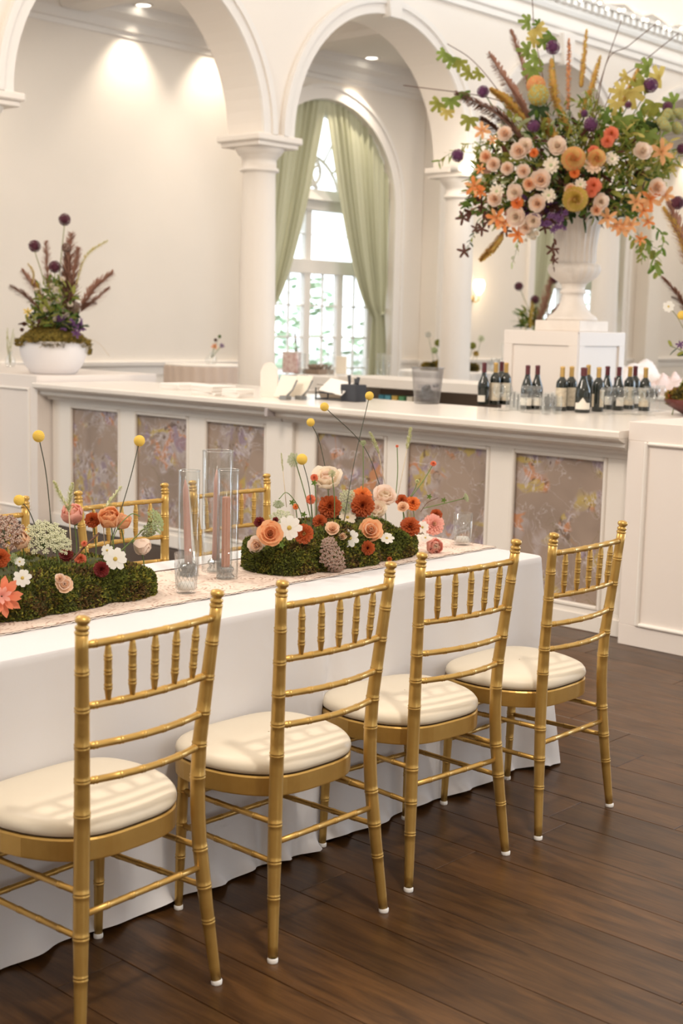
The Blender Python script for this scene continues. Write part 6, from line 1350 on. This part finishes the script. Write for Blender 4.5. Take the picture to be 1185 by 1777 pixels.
# papers stacks left part of the bar
for (px, py, dx, dy, n, lab) in ((350, 686, 0.20, 0.15, 6, 'stack of folded white napkins on the bar left of the column'), (300, 676, 0.25, 0.16, 4, 'low pile of folded linen at the back of the bar, left of the napkin stack'), (392, 690, 0.14, 0.11, 5, 'small stack of white paper between the napkins and the scalloped sign')):
    p = on(px, py); t = thing('napkin_stack', lab, 'napkins', (p.x + 0.10, p.y, CZ))
    for k in range(n): MB().bbox(-dx / 2, dx / 2, -dy / 2 * 1.4, dy / 2 * 1.4, k * 0.0105, k * 0.0105 + 0.0100, M_paper if k % 2 else M_cloth2, 0.003).build('folded_napkin', t, q=qz(U(-0.12, 0.12)))
p = on(325, 668); t = thing('bottle_opener', 'small dark corkscrew lying on the napkin pile', 'corkscrew', (p.x, p.y, CZ))
MB().tube([(0, -0.05, 0.006), (0, 0, 0.008), (0.01, 0.06, 0.006)], 0.006, M_dark, 8).build('handle', t); MB().tube([(0, 0.0, 0.006), (0.05, 0.01, 0.005)], 0.003, M_dark, 6).build('screw', t)
# far side tables with their things
def far_table(x, y, r, h, lab, skirt):
    t = thing('cocktail_table', lab, 'table', (x, y, 0)); mb = MB(); N = 72; vs = []
    rows = ((r * 0.985, h), (r, h - 0.004), (r * 1.0, h - 0.02), (r * 1.0, h * 0.75), (r * 1.03, h * 0.4), (r * 1.07, 0.01))
    for (rr, z) in rows:
        for k in range(N): a = 2 * PI * k / N; f = 1 + 0.035 * math.sin(a * 24) * (0 if z > h - 0.01 else 1); vs.append((rr * f * math.cos(a), rr * f * math.sin(a), z))
    mb.add(vs, [(r_ * N + k, r_ * N + (k + 1) % N, (r_ + 1) * N + (k + 1) % N, (r_ + 1) * N + k) for r_ in range(len(rows) - 1) for k in range(N)], skirt, True); mb.build('ruffled_skirt', t)
    MB().lathe([(0.0001, h + 0.012), (r * 0.99, h + 0.012), (r * 1.01, h + 0.004), (r * 0.99, h - 0.004), (0.0001, h - 0.004)], M_cloth2, n=48).build('tabletop', t)
    return t
M_skirt = mat('skirt_beige', (0.74, 0.60, 0.50), 0.85)
p = ty(358, 640, 10.4); far_table(p.x, p.y, 0.42, 1.045, 'tall round table with ruffled beige skirt by the cream wall, left of the column', M_skirt)
vp = Vector((p.x + 0.02, p.y - 0.05, 1.058))
t = thing('bud_vase', 'small round glass bud vase with orange and violet flowers on the ruffled table', 'vase', vp)
MB().lathe([(0.0001, 0), (0.04, 0), (0.06, 0.03), (0.062, 0.055), (0.045, 0.085), (0.02, 0.10), (0.018, 0.12), (0.022, 0.125)], M_crys, n=20).build('vase_body', t)
va = thing('bud_vase_flowers', 'orange and violet flower stems in the bud vase on the ruffled table', 'flowers', vp + Vector((0, 0, 0.10)))
DV = (vp - CP).dot(FW)
for (px, py, kd, m, s) in ((372, 601, 'lily', ORG, 10), (385, 600, 'lily', VIOL, 9), (379, 604, 'lily', CREAM, 7), (374, 590, 'cluster', PLUMED, 7), (381, 584, 'cluster', G_L1, 7)):
    q_ = td(px, py, DV); put('small_flower', va, kd, m, q_, TOCAM(q_), s * DV / F, m); stem(va, [vp + Vector((0, 0, 0.06)), q_], 0.002, G_STEM, 'stem', 4)
# table with the moss garden (right of the window)
p = ty(790, 642, 10.3); tb2 = far_table(p.x - 0.1, p.y, 0.62, 0.94, 'round white table with a moss and flower garden beyond the bar', M_cloth2)
g0 = Vector((p.x - 0.1, p.y, 0.952)); t = thing('moss_garden', 'low moss garden with cream and green flowers on the round white table', 'flowers', g0); DG = (g0 - CP).dot(FW)
def gl(px): return (px - 790) * DG / F
mb = MB()
q_ = math.atan2(RT.y, RT.x)
mo = bpy.data.objects.new('moss_holder', None)
bpy.data.objects.remove(mo)
m1 = moss_mass(t, -0.33, 0.33, -0.12, 0.12, 0.12, M_mossfar, 3500, 0.035, seed=31, lump=1.0); m1.rotation_euler.z = q_
for (px, py, kd, m, s, nm) in ((787, 618, 'rose', PEACHL, 16, 'cream_rose'), (800, 596, 'rose', BLUSH, 12, 'blush_rose'), (743, 581, 'ranunculus', WHITE, 13, 'white_ranunculus'), (826, 614, 'ranunculus', MUSTG, 12, 'yellow_ranunculus'), (775, 600, 'umbel', LACEW, 18, 'white_lace_flower'), (760, 595, 'cluster', G_L3, 15, 'green_bloom'), (754, 608, 'cluster', LACEG, 14, 'green_bloom'), (772, 585, 'umbel', LACEG, 12, 'green_lace_flower'), (820, 600, 'cluster', G_L3, 15, 'green_bloom'), (810, 606, 'umbel', LACEW, 14, 'white_lace_flower'), (835, 588, 'umbel', LACEG, 14, 'green_lace_flower'), (792, 603, 'umbel', LACEW, 14, 'white_lace_flower')):
    q2 = td(px, py, DG); put(nm, t, kd, m, q2, TOCAM(q2) + Vector((0, 0, .3)), s * DG / F, m); stem(t, [td(px + (790 - px) * 0.2, 625, DG), q2], 0.003, G_STEM, 'stem', 4)
M_far = MB().lathe([(0.0001, 0), (0.035, 0), (0.05, 0.05), (0.055, 0.12), (0.04, 0.17), (0.038, 0.17), (0.05, 0.12)], M_crys, n=16).mesh('glass_globe')
for (px, lab) in ((858, 'round clear glass globe on the white table, left one beside the pedestal'), (872, 'round clear glass globe on the white table, closest to the pedestal')):
    q2 = tz(px, 634, 1.032); q2 = td(px, 622, DG - 0.1); o = obj('glass_globe', M_far, loc=(q2.x, q2.y, 0.952)); tag(o, lab, 'glass globe', 'glass globes on the moss garden table')
# small twin arrangement behind the urn
p = ty(920, 600, 9.9); p.z = 0
t = far_table(p.x, p.y, 0.35, 1.30, 'tall narrow draped stand behind the pedestal carrying small dark alliums', M_cloth2)
s0 = Vector((p.x, p.y, 1.312)); t = thing('stand_arrangement', 'small arrangement of dark alliums and pampas left of the urn foot', 'flowers', s0); DS = (s0 - CP).dot(FW)
S_ = lambda x, y: td(x, y, DS)
for (px, py, s) in ((900, 497, 17), (928, 520, 17), (961, 485, 17)): q2 = S_(px, py); put('dark_allium', t, 'allium', PURPD, q2, TOCAM(q2), s * DS / F, PURPD); stem(t, [S_(925, 578), S_((px + 925) / 2 + 4, (py + 575) / 2), q2], [0.004] * 13, G_STEM, 'allium_stem')
for pts, r_, m in ((((930, 570), (945, 530), (960, 480)), 11, PLUMEP), (((920, 570), (922, 545), (924, 522)), 6, MUSTG), (((935, 575), (955, 550), (972, 530)), 8, PLUMEP)): plume(t, [S_(x, y) for x, y in pts], r_ * 1.5 * DS / F, m, m, 'pampas_plume', 300, 1.3, fine=0.05, wr=0.025)
foliage(t, lambda x, y, d: td(x, y, DS + d * 0.5), [(918, 555, 20, 18, 120, [G_L1, G_L3, G_L2])], None, 0.10)
MB().lathe([(0.0001, 0), (0.10, 0), (0.13, 0.03), (0.14, 0.07), (0.12, 0.07), (0.0001, 0.03)], M_cloth2, n=24).build('dish', t)
# gift bags / cards / frames on a table in front of the window
tw = thing('display_table', 'draped white display table in front of the arched window', 'table', (8.9, 7.6, 0))
W(MB().bbox(8.62, 9.2, 6.7, 8.62, 1.0, 1.04, M_cloth2, 0.006), 'tabletop', tw)
b = MB(); vs = []; N = 90
for k in range(N + 1):
    y_ = 6.7 + 1.92 * k / N
    for z in (1.005, 0.6, 0.02): vs.append((8.615 + (0.012 * math.sin(k * 1.1) if z < 0.99 else 0) - 0.01, y_, z))
b.add(vs, [(k * 3 + j, (k + 1) * 3 + j, (k + 1) * 3 + j + 1, k * 3 + j + 1) for k in range(N) for j in range(2)], M_cloth2, True); W(b, 'front_drape', tw)
for yy in (6.7, 8.60): W(MB().bbox(8.62, 9.2, yy, yy + 0.02, 0.0, 1.0, M_cloth2, 0.004), 'side_drape', tw)
def at_tab(px, x=8.85): q2 = tx(px, 640, x - 0.7); return Vector((x - 0.7 + 0.7, tx(px, 640, x).y, 1.04))
q2 = at_tab(506); t = thing('floral_box', 'pink floral patterned box standing on the display table before the window', 'box', q2)
fm = mat('floral_box_print', (0.84, 0.74, 0.70), 0.6, var=(0.58, 0.36, 0.34), scale=26)
MB().bbox(-0.03, 0.03, -0.095, 0.095, 0, 0.185, fm, 0.004).build('box_body', t); MB().bbox(-0.034, 0.03, -0.099, 0.099, 0.18, 0.195, mat('box_lid', (0.78, 0.70, 0.66), 0.6), 0.003).build('lid', t)
q2 = at_tab(592, 8.8); t = thing('blank_sign', 'small beige upright card on the display table before the window', 'sign', q2)
MB().bbox(-0.004, 0.004, -0.062, 0.062, 0.02, 0.175, mat('card_beige', (0.80, 0.72, 0.60), 0.7), 0.001).build('card', t); MB().bbox(-0.02, 0.03, -0.04, 0.04, 0, 0.022, M_acr, 0.002).build('stand', t)
q2 = at_tab(552, 8.9); t = thing('wicker_tray', 'brown wicker tray on the display table between the floral box and the card', 'tray', q2)
MB().bbox(-0.10, 0.10, -0.11, 0.11, 0, 0.045, M_brown, 0.008).build('tray_body', t); tr = MB()
for k in range(26): a = (U(-.09, .09), U(-.09, .09)); tr.tube([(a[0], a[1], 0.05), (a[0] + U(-.05, .05), a[1] + U(-.05, .05), 0.085)], 0.009, M_brown, 5)
tr.build('pine_cones', t, kind='stuff')
gv = MB().lathe([(0.0001, 0), (0.032, 0), (0.034, 0.17), (0.0325, 0.17), (0.03, 0.005)], M_glass, n=20).mesh('glass_vase')
for i, (px, h, lab) in enumerate(((524, 1.1, 'clear glass vase right beside the pink floral box'), (574, 1.25, 'clear glass vase just left of the beige card'), (616, 1.25, 'clear glass vase just right of the beige card'), (632, 1.0, 'short clear glass vase near the curtain foot'), (660, 1.3, 'tall clear glass vase before the foot of the right curtain'), (670, 1.2, 'clear glass vase at the right end of the display table'))):
    q2 = at_tab(px, 8.74); o = obj('glass_vase', gv, loc=q2); o.scale = (1, 1, h); tag(o, lab, 'vase', 'clear glass vases on the display table')
# clear plastic tub on the bar behind the black caddy
p = on(585, 680); p.x += 0.15; t = thing('clear_tub', 'clear plastic tub behind the black caddy on the bar', 'tub', (6.40, p.y, CZ)); MB().lathe([(0.0001, 0), (0.07, 0), (0.09, 0.12), (0.094, 0.12), (0.094, 0.125), (0.087, 0.125), (0.067, 0.005)], glassmat('frosted_plastic'), n=4, smooth=False).build('tub_body', t, q=qz(PI / 4), scale=(1, 1.4, 1))
# white crumpled linen on a table right of the pedestal
lt = thing('linen_table', 'white draped table right of the pedestal, heaped with linen', 'table', (9.6, 5.2, 0)); W(MB().bbox(9.4, 10.2, 3.9, 6.1, 0.97, 1.0, M_cloth2, 0.006), 'tabletop', lt); W(MB().bbox(9.42, 10.18, 3.92, 6.08, 0.0, 0.97, M_cloth2, 0.006), 'drape', lt)
def heap(name, x, y, rx, ry, h, m, lab, seed):
    rn = random.Random(seed); mb = MB(); N = 34; vs = []; ph = [rn.uniform(0, 6) for _ in range(6)]
    for i in range(N + 1):
        for j in range(N + 1):
            u, v = 2 * i / N - 1, 2 * j / N - 1; r_ = max(abs(u), abs(v)); rr = min(1, math.hypot(u, v)); f = max(0, 1 - rr ** 2.4) ** 0.55
            n_ = 0.6 + 0.4 * abs(math.sin(u * 5 + ph[0] + 2 * math.sin(v * 4 + ph[1]))) * (0.6 + 0.4 * math.sin(v * 7 + ph[2])) + 0.12 * math.sin(u * 14 + v * 11 + ph[3])
            vs.append((u * rx * (1 + 0.1 * math.sin(v * 6 + ph[4])), v * ry * (1 + 0.1 * math.sin(u * 6 + ph[5])), max(0.0, f * n_ * h)))
    mb.add(vs, [(i * (N + 1) + j, (i + 1) * (N + 1) + j, (i + 1) * (N + 1) + j + 1, i * (N + 1) + j + 1) for i in range(N) for j in range(N)], m, True)
    tag(mb.build(name), lab, 'linen').location = (x, y, 1.0)
p1 = tx(1105, 640, 9.75); p2 = tx(1165, 650, 9.75)
heap('linen_heap', 9.78, p1.y, 0.30, 0.24, 0.27, mat('soft_linen', (0.88, 0.82, 0.79), 0.9), 'crumpled white linen heap just right of the pedestal', 4)
heap('linen_heap', 9.78, p2.y, 0.3, 0.18, 0.17, mat('blush_linen', (0.78, 0.64, 0.60), 0.9), 'blush and white linen heap at the right edge behind the bowl', 9)
# small vase at the left edge behind the bowl
q2 = td(18, 640, DB + 0.35); t = thing('bud_vase', 'tiny clear vase with pale grass stems behind the white bowl at the left edge', 'vase', (6.4, tx(18, 640, 6.4).y, 1.082))
MB().lathe([(0.0001, 0), (0.03, 0), (0.045, 0.03), (0.04, 0.07), (0.015, 0.10), (0.018, 0.13)], M_crys, n=16).build('vase_body', t)
for k in range(5): MB().tube([(0, 0, 0.02), (U(-.02, .02), U(-.02, .02), 0.15), (U(-.07, .07), U(-.07, .07), U(0.22, 0.34))], 0.003, GRASS, 5).build('grass_stem', t)
